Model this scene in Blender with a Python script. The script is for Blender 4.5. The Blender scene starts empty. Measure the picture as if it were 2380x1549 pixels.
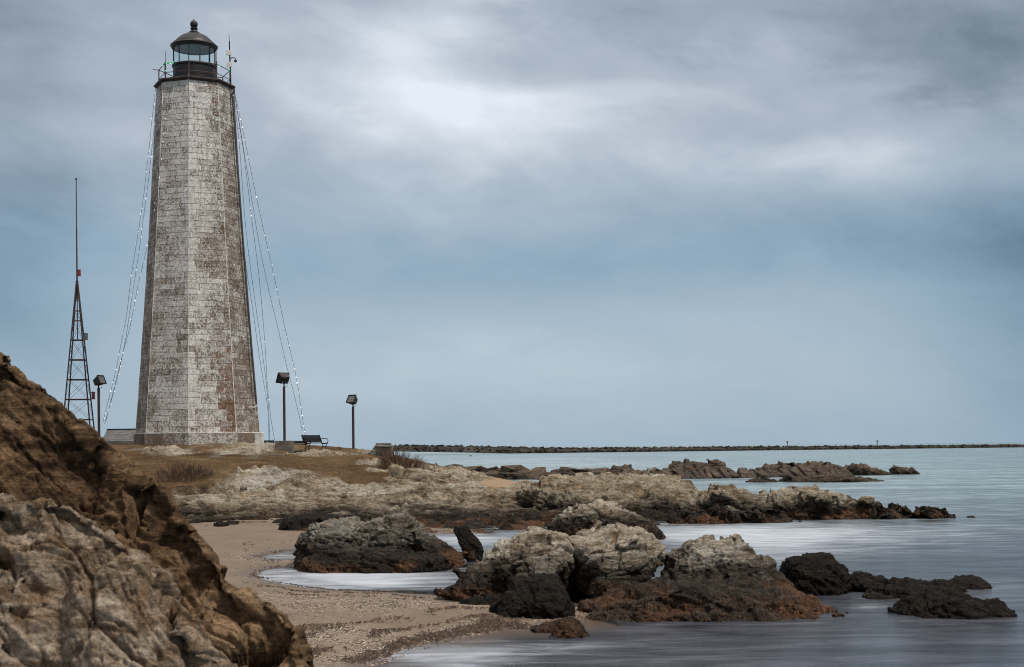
import bpy, bmesh, math, random
import numpy as np
from mathutils import Vector, Matrix

random.seed(7); RS = np.random.RandomState(11)
R = math.radians
scene = bpy.context.scene
COL = scene.collection

# ------------------------------------------------------------------ camera model
# photograph read at 2380 px wide; level camera 3 m above the water, 50 mm lens
F = 3305.0; CX = 1190.0; CY = 1038.5; H = 3.0; ROLL = 0.0096
CA, SA = math.cos(ROLL), math.sin(ROLL)
def P(x, y, Y):                       # picture point at a real distance -> place in the world
    dx, dy = x-CX, y-CY
    return Vector(((dx*CA-dy*SA)/F*Y, Y, H-(dx*SA+dy*CA)/F*Y))
def G(x, y, z=0.0):                   # picture point lying on the level z
    dx, dy = x-CX, y-CY
    v = dx*SA+dy*CA
    return P(x, y, (H-z)*F/max(v, .5))
def proj(A):                          # world -> picture
    A = np.asarray(A); u = A[:, 0]/A[:, 1]*F; v = (H-A[:, 2])/A[:, 1]*F
    return np.stack([CX+u*CA+v*SA, CY-u*SA+v*CA], 1)

cam_d = bpy.data.cameras.new('camera'); cam = bpy.data.objects.new('camera', cam_d); COL.objects.link(cam)
cam_d.sensor_width = 36; cam_d.lens = 36*F/2380; cam_d.shift_y = (CY-774.5)/2380
cam_d.clip_end = 80000; cam_d.clip_start = .1
cam.matrix_world = Matrix.Translation((0, 0, H)) @ Matrix.Rotation(ROLL, 4, 'Y') @ Matrix.Rotation(R(90), 4, 'X')
cam_d.dof.use_dof = True; cam_d.dof.focus_distance = 62; cam_d.dof.aperture_fstop = 8
scene.camera = cam
scene.view_settings.view_transform = 'Standard'; scene.view_settings.look = 'None'
scene.view_settings.exposure = 0; scene.view_settings.gamma = 1
scene.cycles.max_bounces = 6; scene.cycles.transparent_max_bounces = 12
scene.cycles.use_adaptive_sampling = True; scene.cycles.filter_width = 1.05; scene.render.filter_size = 1.05

# ------------------------------------------------------------------ numpy noise
_r = np.random.RandomState(3)
_perm = np.concatenate([_r.permutation(256)]*2)
_grad = _r.normal(size=(256, 3)); _grad /= np.linalg.norm(_grad, axis=1)[:, None]
_jit = _r.rand(256, 3); _val = _r.rand(256)
def _hash(x, y, z): return _perm[(_perm[(_perm[x & 255]+y) & 255]+z) & 255]
def perlin(p):
    i = np.floor(p).astype(np.int64); f = p-i; u = f*f*f*(f*(f*6-15)+10)
    out = 0
    for a in (0, 1):
        wa = u[:, 0] if a else 1-u[:, 0]
        for b in (0, 1):
            wb = u[:, 1] if b else 1-u[:, 1]
            for c in (0, 1):
                wc = u[:, 2] if c else 1-u[:, 2]
                g = _grad[_hash(i[:, 0]+a, i[:, 1]+b, i[:, 2]+c)]
                out = out+wa*wb*wc*(g[:, 0]*(f[:, 0]-a)+g[:, 1]*(f[:, 1]-b)+g[:, 2]*(f[:, 2]-c))
    return out*1.6
def fbm(p, o=5, gain=.5):
    s = 0; a = 1.0
    for k in range(o): s = s+a*perlin(p*2.03**k+17.3*k); a *= gain
    return s
def ridged(p, o=5, gain=.5):
    s = 0; a = .5
    for k in range(o): s = s+a*(1-np.abs(perlin(p*2.07**k+9.7*k)))**2; a *= gain
    return s
def voronoi(p):                       # nearest and second distance, cell value, and a tilted facet per cell
    i = np.floor(p).astype(np.int64); f = p-i
    n = len(p); d1 = np.full(n, 9.); d2 = np.full(n, 9.); cid = np.zeros(n, np.int64); rv = np.zeros((n, 3))
    for a in (-1, 0, 1):
        for b in (-1, 0, 1):
            for c in (-1, 0, 1):
                h = _hash(i[:, 0]+a, i[:, 1]+b, i[:, 2]+c)
                v = f-np.array([a, b, c])-_jit[h]; d = np.linalg.norm(v, axis=1)
                m = d < d1
                d2 = np.where(m, d1, np.minimum(d2, d)); cid = np.where(m, h, cid); rv[m] = v[m]; d1 = np.where(m, d, d1)
    return d1, d2, _val[cid]-.5+.8*np.einsum('ij,ij->i', _grad[cid], rv)
def sstep(a, b, x):
    t = np.clip((x-a)/(b-a), 0, 1); return t*t*(3-2*t)
def axes(dip, strike):                # rows: along strike, down dip, across the beds
    m = Matrix.Rotation(R(strike), 3, 'Z') @ Matrix.Rotation(R(dip), 3, 'Y')
    return np.array(m.transposed())
def rock_noise(p, s, ax, seed=0, oct=5, an=1.0):
    q = (p @ ax.T)/s*[an, 1, 1]+seed*13.7
    w = np.stack([perlin(q*.8+5), perlin(q*.8+31), perlin(q*.8+77)], 1)*.4
    a = fbm(q*[.5, .9, 1.4]+w, oct)
    b = ridged(q*[.3, .8, 1.9]+w, oct)
    d1, d2, cv = voronoi(q*[.45, .9, 1.3]+w*.8)
    crack = sstep(0, .11, d2-d1)
    e1, e2, ev = voronoi(q*[1.1, 2.0, 3.1]+w*1.6+9)
    ck2 = sstep(0, .12, e2-e1)
    return .34*a+.62*(b-.55)+.62*cv*(.4+.6*crack)-.42*(1-crack)+.26*ev*(.4+.6*ck2)-.16*(1-ck2)

# ------------------------------------------------------------------ mesh helpers
def tag(o, label=None, cat=None, group=None, kind=None):
    if label: o['label'] = label
    if cat: o['category'] = cat
    if group: o['group'] = group
    if kind: o['kind'] = kind
    return o
def link(name, me, mat=None, parent=None, smooth=False):
    o = bpy.data.objects.new(name, me); COL.objects.link(o)
    if mat: me.materials.append(mat)
    if parent: o.parent = parent
    if smooth: me.polygons.foreach_set('use_smooth', [True]*len(me.polygons))
    return o
def empty(name, loc=(0, 0, 0), rz=0):
    o = bpy.data.objects.new(name, None); COL.objects.link(o); o.location = loc; o.rotation_euler.z = rz
    o.empty_display_size = .2
    return o
def mesh_np(name, V, Fq):             # V (n,3), Fq (m,3|4)
    V = np.asarray(V, np.float32); Fq = np.asarray(Fq, np.int32)
    me = bpy.data.meshes.new(name); k = Fq.shape[1]
    me.vertices.add(len(V)); me.vertices.foreach_set('co', V.ravel())
    me.loops.add(Fq.size); me.loops.foreach_set('vertex_index', Fq.ravel())
    me.polygons.add(len(Fq)); me.polygons.foreach_set('loop_start', np.arange(0, Fq.size, k, dtype=np.int32))
    me.update(calc_edges=True); me.validate(); return me
def attr(me, name, vals, dom='POINT'):
    a = me.attributes.new(name, 'FLOAT', dom); a.data.foreach_set('value', np.asarray(vals, np.float32).ravel())
def grid_faces(nr, nc):
    i = np.arange(nr*nc).reshape(nr, nc)
    return np.stack([i[:-1, :-1], i[:-1, 1:], i[1:, 1:], i[1:, :-1]], -1).reshape(-1, 4)
def getco(me):
    a = np.empty(len(me.vertices)*3, np.float32); me.vertices.foreach_get('co', a); return a.reshape(-1, 3).astype(float)
def getno(me):
    a = np.empty(len(me.vertices)*3, np.float32); me.vertex_normals.foreach_get('vector', a); return a.reshape(-1, 3).astype(float)
class MB:
    def __init__(s): s.v = []; s.f = []
    def add(s, vs, fs):
        n = len(s.v); s.v += [tuple(v) for v in vs]; s.f += [tuple(i+n for i in f) for f in fs]; return s
    def box(s, c, d, m=None, bev=0.0):
        bm = bmesh.new(); bmesh.ops.create_cube(bm, size=1)
        for v in bm.verts: v.co = Vector((v.co.x*d[0], v.co.y*d[1], v.co.z*d[2]))
        if bev: bmesh.ops.bevel(bm, geom=bm.edges[:], offset=bev, segments=2, affect='EDGES', profile=.5)
        M = m or Matrix.Identity(3)
        bm.verts.index_update()
        s.add([M @ v.co+Vector(c) for v in bm.verts], [[v.index for v in f.verts] for f in bm.faces]); bm.free(); return s
    def tube(s, pts, r, n=8, cap=True):
        pts = [Vector(p) for p in pts]; rs = r if isinstance(r, (list, tuple)) else [r]*len(pts)
        vs = []; fs = []
        ref = None
        for i, p in enumerate(pts):
            t = (pts[min(i+1, len(pts)-1)]-pts[max(i-1, 0)]).normalized()
            if ref is None: ref = Vector((1, 0, 0)) if abs(t.x) < .8 else Vector((0, 1, 0))
            a = (ref-t*ref.dot(t)).normalized(); b = t.cross(a); ref = a
            for k in range(n):
                g = 2*math.pi*k/n; vs.append(p+(a*math.cos(g)+b*math.sin(g))*rs[i])
        for i in range(len(pts)-1):
            for k in range(n):
                fs.append((i*n+k, i*n+(k+1) % n, (i+1)*n+(k+1) % n, (i+1)*n+k))
        if cap: fs += [tuple(range(n))[::-1], tuple((len(pts)-1)*n+k for k in range(n))]
        return s.add(vs, fs)
    def lathe(s, prof, c=(0, 0, 0), n=48, off=0.0, close=True):
        vs = []; fs = []
        for r, z in prof:
            for k in range(n):
                g = 2*math.pi*k/n+off; vs.append((c[0]+r*math.sin(g), c[1]-r*math.cos(g), c[2]+z))
        for i in range(len(prof)-1):
            for k in range(n): fs.append((i*n+k, i*n+(k+1) % n, (i+1)*n+(k+1) % n, (i+1)*n+k))
        if close: fs += [tuple(range(n))[::-1], tuple((len(prof)-1)*n+k for k in range(n))]
        return s.add(vs, fs)
    def sphere(s, c, r, nu=10, nv=6):
        pr = [(max(r*math.sin(math.pi*i/nv), r*.01), -r*math.cos(math.pi*i/nv)) for i in range(nv+1)]
        return s.lathe(pr, c, nu)
    def hull(s, pts):
        bm = bmesh.new()
        for p in pts: bm.verts.new(p)
        r = bmesh.ops.convex_hull(bm, input=bm.verts[:])
        junk = [e for e in set(r['geom_interior']+r['geom_unused']) if isinstance(e, bmesh.types.BMVert) and e.is_valid]
        if junk: bmesh.ops.delete(bm, geom=junk, context='VERTS')
        bmesh.ops.recalc_face_normals(bm, faces=bm.faces[:])
        bm.verts.index_update()
        s.add([v.co.copy() for v in bm.verts], [[v.index for v in f.verts] for f in bm.faces]); bm.free(); return s
    def mesh(s, name='mesh'):
        me = bpy.data.meshes.new(name); me.from_pydata([tuple(v) for v in s.v], [], s.f); me.update(); return me
    def build(s, name, mat, parent=None, smooth=False):
        return link(name, s.mesh(name), mat, parent, smooth)
def autosmooth(o, deg=35):
    me = o.data; me.polygons.foreach_set('use_smooth', [True]*len(me.polygons))
    try: me.set_sharp_from_angle(angle=R(deg))
    except Exception: pass
    return o
def rotz(a): return Matrix.Rotation(a, 3, 'Z')

# ------------------------------------------------------------------ node helper
class NT:
    def __init__(s, tree): s.t = tree; s.n = tree.nodes; s.l = tree.links
    def new(s, typ, **kw):
        nd = s.n.new(typ)
        for k, v in kw.items(): setattr(nd, k, v)
        return nd
    def set(s, sock, v):
        if hasattr(v, 'links') or isinstance(v, bpy.types.NodeSocket): s.l.new(v, sock)
        else:
            if hasattr(sock, 'default_value') and isinstance(v, (tuple, list)) and len(v) == 3 and sock.type == 'RGBA': v = (*v, 1)
            sock.default_value = v
    def m(s, op, a, b=None, c=None, clamp=False):
        nd = s.new('ShaderNodeMath', operation=op, use_clamp=clamp); s.set(nd.inputs[0], a)
        if b is not None: s.set(nd.inputs[1], b)
        if c is not None: s.set(nd.inputs[2], c)
        return nd.outputs[0]
    def mix(s, f, a, b, mode='MIX'):
        nd = s.new('ShaderNodeMix', data_type='RGBA', blend_type=mode)
        s.set(nd.inputs[0], f); s.set(nd.inputs[6], a); s.set(nd.inputs[7], b); return nd.outputs[2]
    def ramp(s, f, stops, interp='LINEAR'):
        nd = s.new('ShaderNodeValToRGB'); cr = nd.color_ramp; cr.interpolation = interp
        while len(cr.elements) < len(stops): cr.elements.new(.5)
        for e, (p, c) in zip(cr.elements, stops):
            e.position = p; e.color = (*c, 1) if isinstance(c, tuple) else (c, c, c, 1)
        s.set(nd.inputs[0], f); return nd.outputs[0]
    def smooth(s, x, a, b):
        nd = s.new('ShaderNodeMapRange', interpolation_type='SMOOTHSTEP'); s.set(nd.inputs[0], x)
        nd.inputs[1].default_value = a; nd.inputs[2].default_value = b; return nd.outputs[0]
    def vmap(s, v, sc=(1, 1, 1), rot=(0, 0, 0), loc=(0, 0, 0)):
        nd = s.new('ShaderNodeMapping'); s.set(nd.inputs[0], v); nd.inputs[1].default_value = loc
        nd.inputs[2].default_value = rot; nd.inputs[3].default_value = sc; return nd.outputs[0]
    def noise(s, v, sc, det=6, rough=.55, dist=0.0, out=0):
        nd = s.new('ShaderNodeTexNoise'); s.set(nd.inputs['Vector'], v); nd.inputs['Scale'].default_value = sc
        nd.inputs['Detail'].default_value = det; nd.inputs['Roughness'].default_value = rough
        nd.inputs['Distortion'].default_value = dist; return nd.outputs[out]
    def at(s, name): return s.new('ShaderNodeAttribute', attribute_name=name).outputs['Fac']
    def bump(s, h, st, d, nrm=None):
        nd = s.new('ShaderNodeBump'); nd.inputs['Strength'].default_value = st; nd.inputs['Distance'].default_value = d
        s.set(nd.inputs['Height'], h)
        if nrm is not None: s.set(nd.inputs['Normal'], nrm)
        return nd.outputs[0]
    def xyz(s, v):
        nd = s.new('ShaderNodeSeparateXYZ'); s.set(nd.inputs[0], v); return nd.outputs
    def comb(s, x, y, z):
        nd = s.new('ShaderNodeCombineXYZ'); s.set(nd.inputs[0], x); s.set(nd.inputs[1], y); s.set(nd.inputs[2], z); return nd.outputs[0]
def mat(name):
    m = bpy.data.materials.new(name); m.use_nodes = True; t = NT(m.node_tree)
    return m, t, m.node_tree.nodes['Principled BSDF']
def simple(name, col, rough=.6, metal=0, var=.25, sc=6, bump=0.0, spec=.4):
    m, t, b = mat(name)
    g = t.new('ShaderNodeNewGeometry').outputs['Position']
    n = t.noise(g, sc, 6, .6)
    c1 = tuple(c*(1-var) for c in col); c2 = tuple(min(c*(1+var), 1) for c in col)
    t.set(b.inputs['Base Color'], t.ramp(n, [(.3, c1), (.7, c2)]))
    b.inputs['Roughness'].default_value = rough; b.inputs['Metallic'].default_value = metal
    b.inputs['Specular IOR Level'].default_value = spec
    if bump: t.set(b.inputs['Normal'], t.bump(t.noise(g, sc*4, 5, .6), bump, .01))
    return m
def emit(name, col, st):
    m, t, b = mat(name); b.inputs['Base Color'].default_value = (*col, 1)
    b.inputs['Emission Color'].default_value = (*col, 1); b.inputs['Emission Strength'].default_value = st
    return m

# ------------------------------------------------------------------ materials
def rock_material(name, dk=1.0, pale=(.50, .455, .385), tan=(.25, .20, .14), brown=(.075, .054, .034), tide=.84, weed=.34, tidal=True, scale=1.0, palec=0.0, veg=None):
    m, t, b = mat(name)
    pos = t.new('ShaderNodeNewGeometry').outputs['Position']
    z = t.xyz(pos)[2]
    v = t.vmap(pos, (scale,)*3)
    beds = t.vmap(pos, (.55*scale, 1.5*scale, 4.2*scale), (R(25), R(-28), R(20)))
    n1 = t.noise(v, .55, 5, .6, .4); n2 = t.noise(beds, 1.9, 9, .70, .7); n3 = t.noise(v, 11, 7, .7); n4 = t.noise(v, 45, 4, .7)
    mixv = t.m('ADD', t.m('MULTIPLY', n1, .45), t.m('ADD', t.m('MULTIPLY', n2, .55), palec))
    c = t.ramp(mixv, [(.36, brown), (.455, tan), (.53, tuple((a+q)/2 for a, q in zip(tan, pale))), (.62, pale)])
    c = t.mix(t.smooth(t.noise(v, 2.3, 6, .6), .56, .74), c, (.23, .135, .07))
    c = t.mix(1.0, c, t.ramp(n3, [(.32, .40), (.5, .95), (.70, 1.42)]), 'MULTIPLY')
    c = t.mix(1.0, c, t.ramp(n4, [(.32, .60), (.58, 1.12)]), 'MULTIPLY')
    rough = .85
    if tidal:
        jit = t.m('ADD', t.m('MULTIPLY', t.m('SUBTRACT', t.noise(pos, .55, 4, .6), .5), 1.15), t.m('MULTIPLY', t.m('SUBTRACT', n2, .5), .8))
        zz = t.m('ADD', z, jit)
        dark = t.ramp(t.m('ADD', t.m('MULTIPLY', n3, .6), t.m('MULTIPLY', n2, .4)), [(.36, (.008*dk, .006*dk, .0048*dk)), (.5, (.020*dk, .0150*dk, .0112*dk)), (.66, (.056*dk, .041*dk, .029*dk))])
        wet = t.m('SUBTRACT', 1.0, t.smooth(zz, tide-.42, tide+.36))
        c = t.mix(wet, c, dark)
        wn = t.noise(pos, .5, 3, .5)
        zw = t.m('ADD', z, t.m('ADD', t.m('MULTIPLY', t.m('SUBTRACT', wn, .5), 1.3), t.m('MULTIPLY', t.m('SUBTRACT', n3, .5), .35)))
        strings = t.noise(t.vmap(pos, (9, 9, 3), (R(20), R(15), 0)), 2.2, 6, .7, 1.2)
        wcol = t.ramp(strings, [(.36, (.016, .010, .007)), (.48, (.062, .032, .017)), (.60, (.155, .074, .036)), (.74, (.28, .15, .078))])
        wm = t.m('SUBTRACT', 1.0, t.smooth(zw, weed-.12, weed+.12))
        wm = t.m('MULTIPLY', wm, t.smooth(t.noise(pos, .45, 5, .6), .44, .56))
        c = t.mix(wm, c, wcol)
        rg = t.m('SUBTRACT', .9, t.m('MULTIPLY', wet, .28)); t.set(b.inputs['Roughness'], rg)
    else:
        b.inputs['Roughness'].default_value = rough
    if veg:
        gr = t.at('grass')
        gn = t.noise(pos, .5, 6, .65, .6); gf = t.noise(t.vmap(pos, (1, .5, 1)), 14, 6, .75)
        gc = t.ramp(gn, [(.32, (.048, .027, .012)), (.46, (.088, .050, .022)), (.56, (.125, .077, .037)), (.70, (.21, .145, .078))])
        gc = t.mix(1.0, gc, t.ramp(gf, [(.3, .4), (.5, .95), (.7, 1.6)]), 'MULTIPLY')
        c = t.mix(gr, c, gc)
        pl = t.at('pale'); c = t.mix(t.m('MULTIPLY', pl, t.smooth(n2, .36, .56)), c, t.ramp(n3, [(.3, (.22, .195, .16)), (.65, (.46, .43, .385))]))
        sd = t.at('sand'); c = t.mix(sd, c, (.30, .21, .13))
    t.set(b.inputs['Base Color'], c)
    b.inputs['Specular IOR Level'].default_value = .10
    h = t.m('ADD', t.m('MULTIPLY', n2, .55), t.m('ADD', t.m('MULTIPLY', n3, .55), t.m('MULTIPLY', n4, .22)))
    t.set(b.inputs['Normal'], t.bump(h, 1.0, .14/scale))
    return m
M_rock = rock_material('shore_rock')
M_head = rock_material('headland_rock', scale=.7, pale=(.41, .355, .275), tan=(.195, .15, .098), brown=(.065, .045, .026), veg=True, tide=.72, palec=-.005, weed=.25)
M_rock_bare = rock_material('tidal_black_rock', dk=.62, tide=1.6, weed=-2)
M_rock_grey = rock_material('grey_crowned_rock', pale=(.29, .27, .225), tan=(.165, .14, .105), tide=.90, weed=.30)
M_ledge = rock_material('ledge_rock', dk=1.55, tide=1.12, weed=.36)
M_rock_spit = rock_material('spit_rock', pale=(.40, .35, .27), tan=(.20, .155, .10), tide=.85, scale=.8, weed=.22)
M_near = rock_material('near_rock', pale=(.50, .405, .31), tan=(.215, .147, .092), brown=(.05, .03, .017), tidal=False, scale=2.4)
M_near_dark = rock_material('near_brown_rock', pale=(.38, .25, .145), tan=(.145, .086, .045), brown=(.032, .018, .010), tidal=False, palec=-.03, scale=2.4)
M_breakwater = rock_material('breakwater_rock', pale=(.078, .070, .060), tan=(.042, .036, .031), brown=(.020, .016, .014), tide=1.0, weed=-2, scale=.25)
M_jetty = rock_material('jetty_rock', pale=(.15, .115, .085), tan=(.055, .041, .031), brown=(.022, .016, .013), tide=.3, weed=-2, scale=.6)

def sand_material():
    m, t, b = mat('beach_sand')
    pos = t.new('ShaderNodeNewGeometry').outputs['Position']
    wet = t.at('wet'); sh = t.at('shell')
    n1 = t.noise(pos, .6, 5, .6); n2 = t.noise(pos, 30, 5, .75); n3 = t.noise(pos, 9, 5, .7)
    c = t.ramp(n1, [(.3, (.112, .077, .049)), (.7, (.152, .108, .070))])
    c = t.mix(1.0, c, t.ramp(n2, [(.3, .6), (.5, 1.0), (.72, 1.35)]), 'MULTIPLY')
    c = t.mix(t.m('MULTIPLY', sh, t.smooth(n3, .45, .6)), c, t.ramp(n2, [(.35, (.10, .074, .055)), (.5, (.25, .19, .14)), (.7, (.42, .355, .30))]))
    c = t.mix(wet, c, t.mix(1.0, c, (.56, .50, .45), 'MULTIPLY'))
    t.set(b.inputs['Base Color'], c)
    t.set(b.inputs['Roughness'], t.m('SUBTRACT', .9, t.m('MULTIPLY', wet, .55)))
    t.set(b.inputs['Normal'], t.bump(t.m('ADD', n2, n3), .5, .02))
    return m
M_sand = sand_material()

def water_material():
    m, t, b = mat('sea_water')
    pos = t.new('ShaderNodeNewGeometry').outputs['Position']
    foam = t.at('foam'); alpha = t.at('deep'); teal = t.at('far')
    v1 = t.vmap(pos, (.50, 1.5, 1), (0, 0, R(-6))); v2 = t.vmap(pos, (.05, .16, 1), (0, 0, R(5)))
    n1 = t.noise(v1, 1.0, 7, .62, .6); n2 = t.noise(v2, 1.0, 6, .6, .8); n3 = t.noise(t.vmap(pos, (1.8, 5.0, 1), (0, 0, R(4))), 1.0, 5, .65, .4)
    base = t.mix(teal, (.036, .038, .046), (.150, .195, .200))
    base = t.mix(1.0, base, t.ramp(n2, [(.3, .5), (.5, 1.0), (.7, 1.6)]), 'MULTIPLY')
    base = t.mix(1.0, base, t.ramp(n1, [(.35, .35), (.5, 1.0), (.64, 1.8)]), 'MULTIPLY')
    ff = t.m('ADD', foam, t.m('MULTIPLY', t.m('SUBTRACT', t.m('ADD', n1, t.m('MULTIPLY', n3, .4)), .70), 1.35))
    fm = t.m('MULTIPLY', t.smooth(ff, .05, 1.45), t.smooth(foam, 0.0, .35))
    base = t.mix(t.m('MULTIPLY', fm, .80), base, (.55, .58, .63))
    t.set(b.inputs['Base Color'], base)
    t.set(b.inputs['Roughness'], t.m('ADD', .20, t.m('MULTIPLY', fm, .35)))
    b.inputs['IOR'].default_value = 1.33; b.inputs['Specular IOR Level'].default_value = .36
    h = t.m('ADD', t.m('MULTIPLY', n1, .6), t.m('ADD', t.m('MULTIPLY', n3, .4), t.m('MULTIPLY', n2, .5)))
    t.set(b.inputs['Normal'], t.bump(h, .85, .14))
    tr = t.new('ShaderNodeBsdfTransparent'); mx = t.new('ShaderNodeMixShader')
    t.set(mx.inputs[0], t.m('MAXIMUM', alpha, t.m('MULTIPLY', fm, .8))); t.l.new(tr.outputs[0], mx.inputs[1]); t.l.new(b.outputs[0], mx.inputs[2])
    t.l.new(mx.outputs[0], t.n['Material Output'].inputs['Surface'])
    return m
M_water = water_material()

def stone_material():
    m, t, b = mat('whitewashed_ashlar')
    pos = t.new('ShaderNodeNewGeometry').outputs['Position']
    tone = t.at('tone'); ww = t.at('wash'); rust = t.at('rust'); mor = t.at('mortar')
    v = t.vmap(pos, (1, 1, .8))
    n1 = t.noise(v, 1.1, 8, .7, .6); n2 = t.noise(v, 11, 8, .80, .8); n3 = t.noise(v, 30, 5, .75)
    streak = t.noise(t.vmap(pos, (5, 5, .35)), 1.2, 6, .65, .3)
    stone = t.ramp(tone, [(0, (.095, .066, .044)), (.4, (.135, .096, .066)), (.75, (.165, .122, .086)), (1, (.14, .112, .088))])
    rm = t.smooth(t.m('ADD', t.noise(t.vmap(pos, (1, 1, 1.5)), 1.6, 8, .7, .5), t.m('ADD', t.m('MULTIPLY', t.m('SUBTRACT', rust, .36), .55), t.m('MULTIPLY', t.m('SUBTRACT', tone, .5), .16))), .50, .60)
    stone = t.mix(rm, stone, (.140, .070, .036))
    stone = t.mix(1.0, stone, t.ramp(n2, [(.25, .45), (.5, 1.0), (.75, 1.5)]), 'MULTIPLY')
    mk = t.m('ADD', t.m('MULTIPLY', n1, .48), t.m('ADD', t.m('MULTIPLY', n2, 1.25), t.m('ADD', t.m('MULTIPLY', n3, .35), t.m('MULTIPLY', streak, .35))))
    mk = t.m('ADD', t.m('SUBTRACT', mk, 1.234), ww)
    wash = t.smooth(mk, -.09, .15)
    white = t.ramp(n3, [(.3, (.38, .36, .33)), (.6, (.74, .715, .675))])
    white = t.mix(t.smooth(streak, .45, .7), white, (.40, .355, .30))
    c = t.mix(t.m('MULTIPLY', wash, t.m('SUBTRACT', .92, t.m('MULTIPLY', rm, .45))), stone, white)
    mc = t.mix(t.smooth(n2, .40, .56), (.12, .098, .078), (.52, .495, .455))
    c = t.mix(t.m('MULTIPLY', mor, .65), c, mc)
    c = t.mix(1.0, c, t.ramp(n3, [(.3, .72), (.6, 1.08)]), 'MULTIPLY')
    t.set(b.inputs['Base Color'], c); b.inputs['Roughness'].default_value = .9; b.inputs['Specular IOR Level'].default_value = .2
    t.set(b.inputs['Normal'], t.bump(t.m('ADD', t.m('MULTIPLY', n2, .8), t.m('ADD', t.m('MULTIPLY', wash, .25), t.m('MULTIPLY', n3, .3))), .8, .04))
    return m
M_stone = stone_material()
M_iron = simple('black_painted_iron', (.014, .012, .0125), .5, 0, .5, 3, .25, .3)
M_dome = simple('dark_copper_roof', (.026, .021, .022), .48, .2, .45, 2.5, .2, .4)
M_rail = simple('rusty_rail', (.060, .030, .020), .7, 0, .5, 8)
M_deck = simple('dark_gallery_stone', (.035, .026, .022), .75, 0, .5, 3, .3)
M_ceil = simple('lantern_ceiling', (.085, .085, .085), .8, 0, .2)
M_box = simple('pale_plastic', (.52, .51, .47), .5, 0, .08)
M_grey = simple('grey_metal', (.20, .21, .215), .45, .3, .15)
M_wire = simple('wire', (.05, .055, .06), .6)
M_red = simple('red_lamp_glass', (.20, .024, .014), .3, 0, .3, 10, 0, .6)
M_conc = simple('weathered_concrete', (.105, .088, .070), .9, 0, .5, 3, .5)
M_mast = simple('rusty_lattice_steel', (.055, .030, .026), .65, .1, .4, 6)
M_pole = simple('dark_brown_pole', (.030, .016, .013), .6, 0, .4, 4)
M_lamp = simple('black_lamp_housing', (.020, .018, .017), .5, 0, .4, 6, .1)
M_slat = simple('dark_bench_slat', (.010, .008, .007), .8, 0, .4, 6, 0, .08)
M_dark = simple('black_box', (.012, .011, .010), .6)
M_board = simple('dark_brown_board', (.022, .013, .010), .75, 0, .4, 4)
M_plaque = simple('dull_bronze', (.075, .058, .046), .5, .5, .25, 9, .3)
M_monument = simple('grey_granite', (.135, .118, .098), .9, 0, .45, 4, .7)
M_bulb_on = emit('lit_bulb', (.95, .97, 1.0), 1.1)
M_bulb_off = simple('unlit_bulb', (.16, .18, .20), .3)
M_green = emit('green_led', (.03, 1.0, .28), 2.0)
M_greenmark = simple('green_mark', (.04, .16, .09), .6)
M_pool = simple('dark_pane', (.10, .11, .11), .15, 0, .4, 14, 0, .8)
def glass_material():
    m, t, b = mat('lantern_glass')
    tr = t.new('ShaderNodeBsdfTransparent'); tr.inputs[0].default_value = (.90, .975, .97, 1)
    gl = t.new('ShaderNodeBsdfGlossy'); gl.inputs['Roughness'].default_value = .04; gl.inputs[0].default_value = (.85, .95, .95, 1)
    mx = t.new('ShaderNodeMixShader'); mx.inputs[0].default_value = .10
    t.l.new(tr.outputs[0], mx.inputs[1]); t.l.new(gl.outputs[0], mx.inputs[2])
    t.l.new(mx.outputs[0], t.n['Material Output'].inputs['Surface']); return m
M_glass = glass_material()
def shingle_material():
    m, t, b = mat('slate_shingles')
    tc = t.new('ShaderNodeNewGeometry').outputs['Position']
    x = t.xyz(tc)
    br = t.new('ShaderNodeTexBrick'); t.set(br.inputs['Vector'], t.comb(x[0], x[2], 0)); br.inputs['Scale'].default_value = 1
    br.inputs['Brick Width'].default_value = .3; br.inputs['Row Height'].default_value = .13; br.inputs['Mortar Size'].default_value = .012
    br.inputs['Color1'].default_value = (.07, .066, .064, 1); br.inputs['Color2'].default_value = (.125, .118, .112, 1); br.inputs['Mortar'].default_value = (.03, .03, .03, 1)
    t.set(b.inputs['Base Color'], br.outputs['Color']); b.inputs['Roughness'].default_value = .85
    return m
M_shingle = shingle_material()
def attr_color_material(name, stops, rough=.8, sub=0):
    m, t, b = mat(name)
    t.set(b.inputs['Base Color'], t.ramp(t.at('tone'), stops)); b.inputs['Roughness'].default_value = rough
    b.inputs['Specular IOR Level'].default_value = .25
    return m
M_grass = attr_color_material('dormant_grass', [(0, (.040, .022, .010)), (.4, (.082, .047, .021)), (.75, (.13, .083, .041)), (1, (.23, .165, .095))])
M_twig = attr_color_material('red_brown_twigs', [(0, (.030, .017, .011)), (.5, (.085, .045, .028)), (.85, (.16, .092, .055)), (1, (.27, .18, .11))])
M_pebble = attr_color_material('shell_chips', [(0, (.025, .019, .016)), (.3, (.07, .052, .040)), (.55, (.18, .122, .082)), (.8, (.32, .24, .18)), (1, (.58, .52, .45))], .6)
M_weed = attr_color_material('orange_wrack', [(0, (.022, .012, .007)), (.4, (.085, .040, .019)), (.75, (.18, .085, .038)), (1, (.30, .17, .085))], .5)

M_wrack = attr_color_material('dry_wrack', [(0, (.022, .014, .010)), (.4, (.060, .036, .022)), (.75, (.12, .072, .042)), (1, (.22, .15, .09))], .8)

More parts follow.
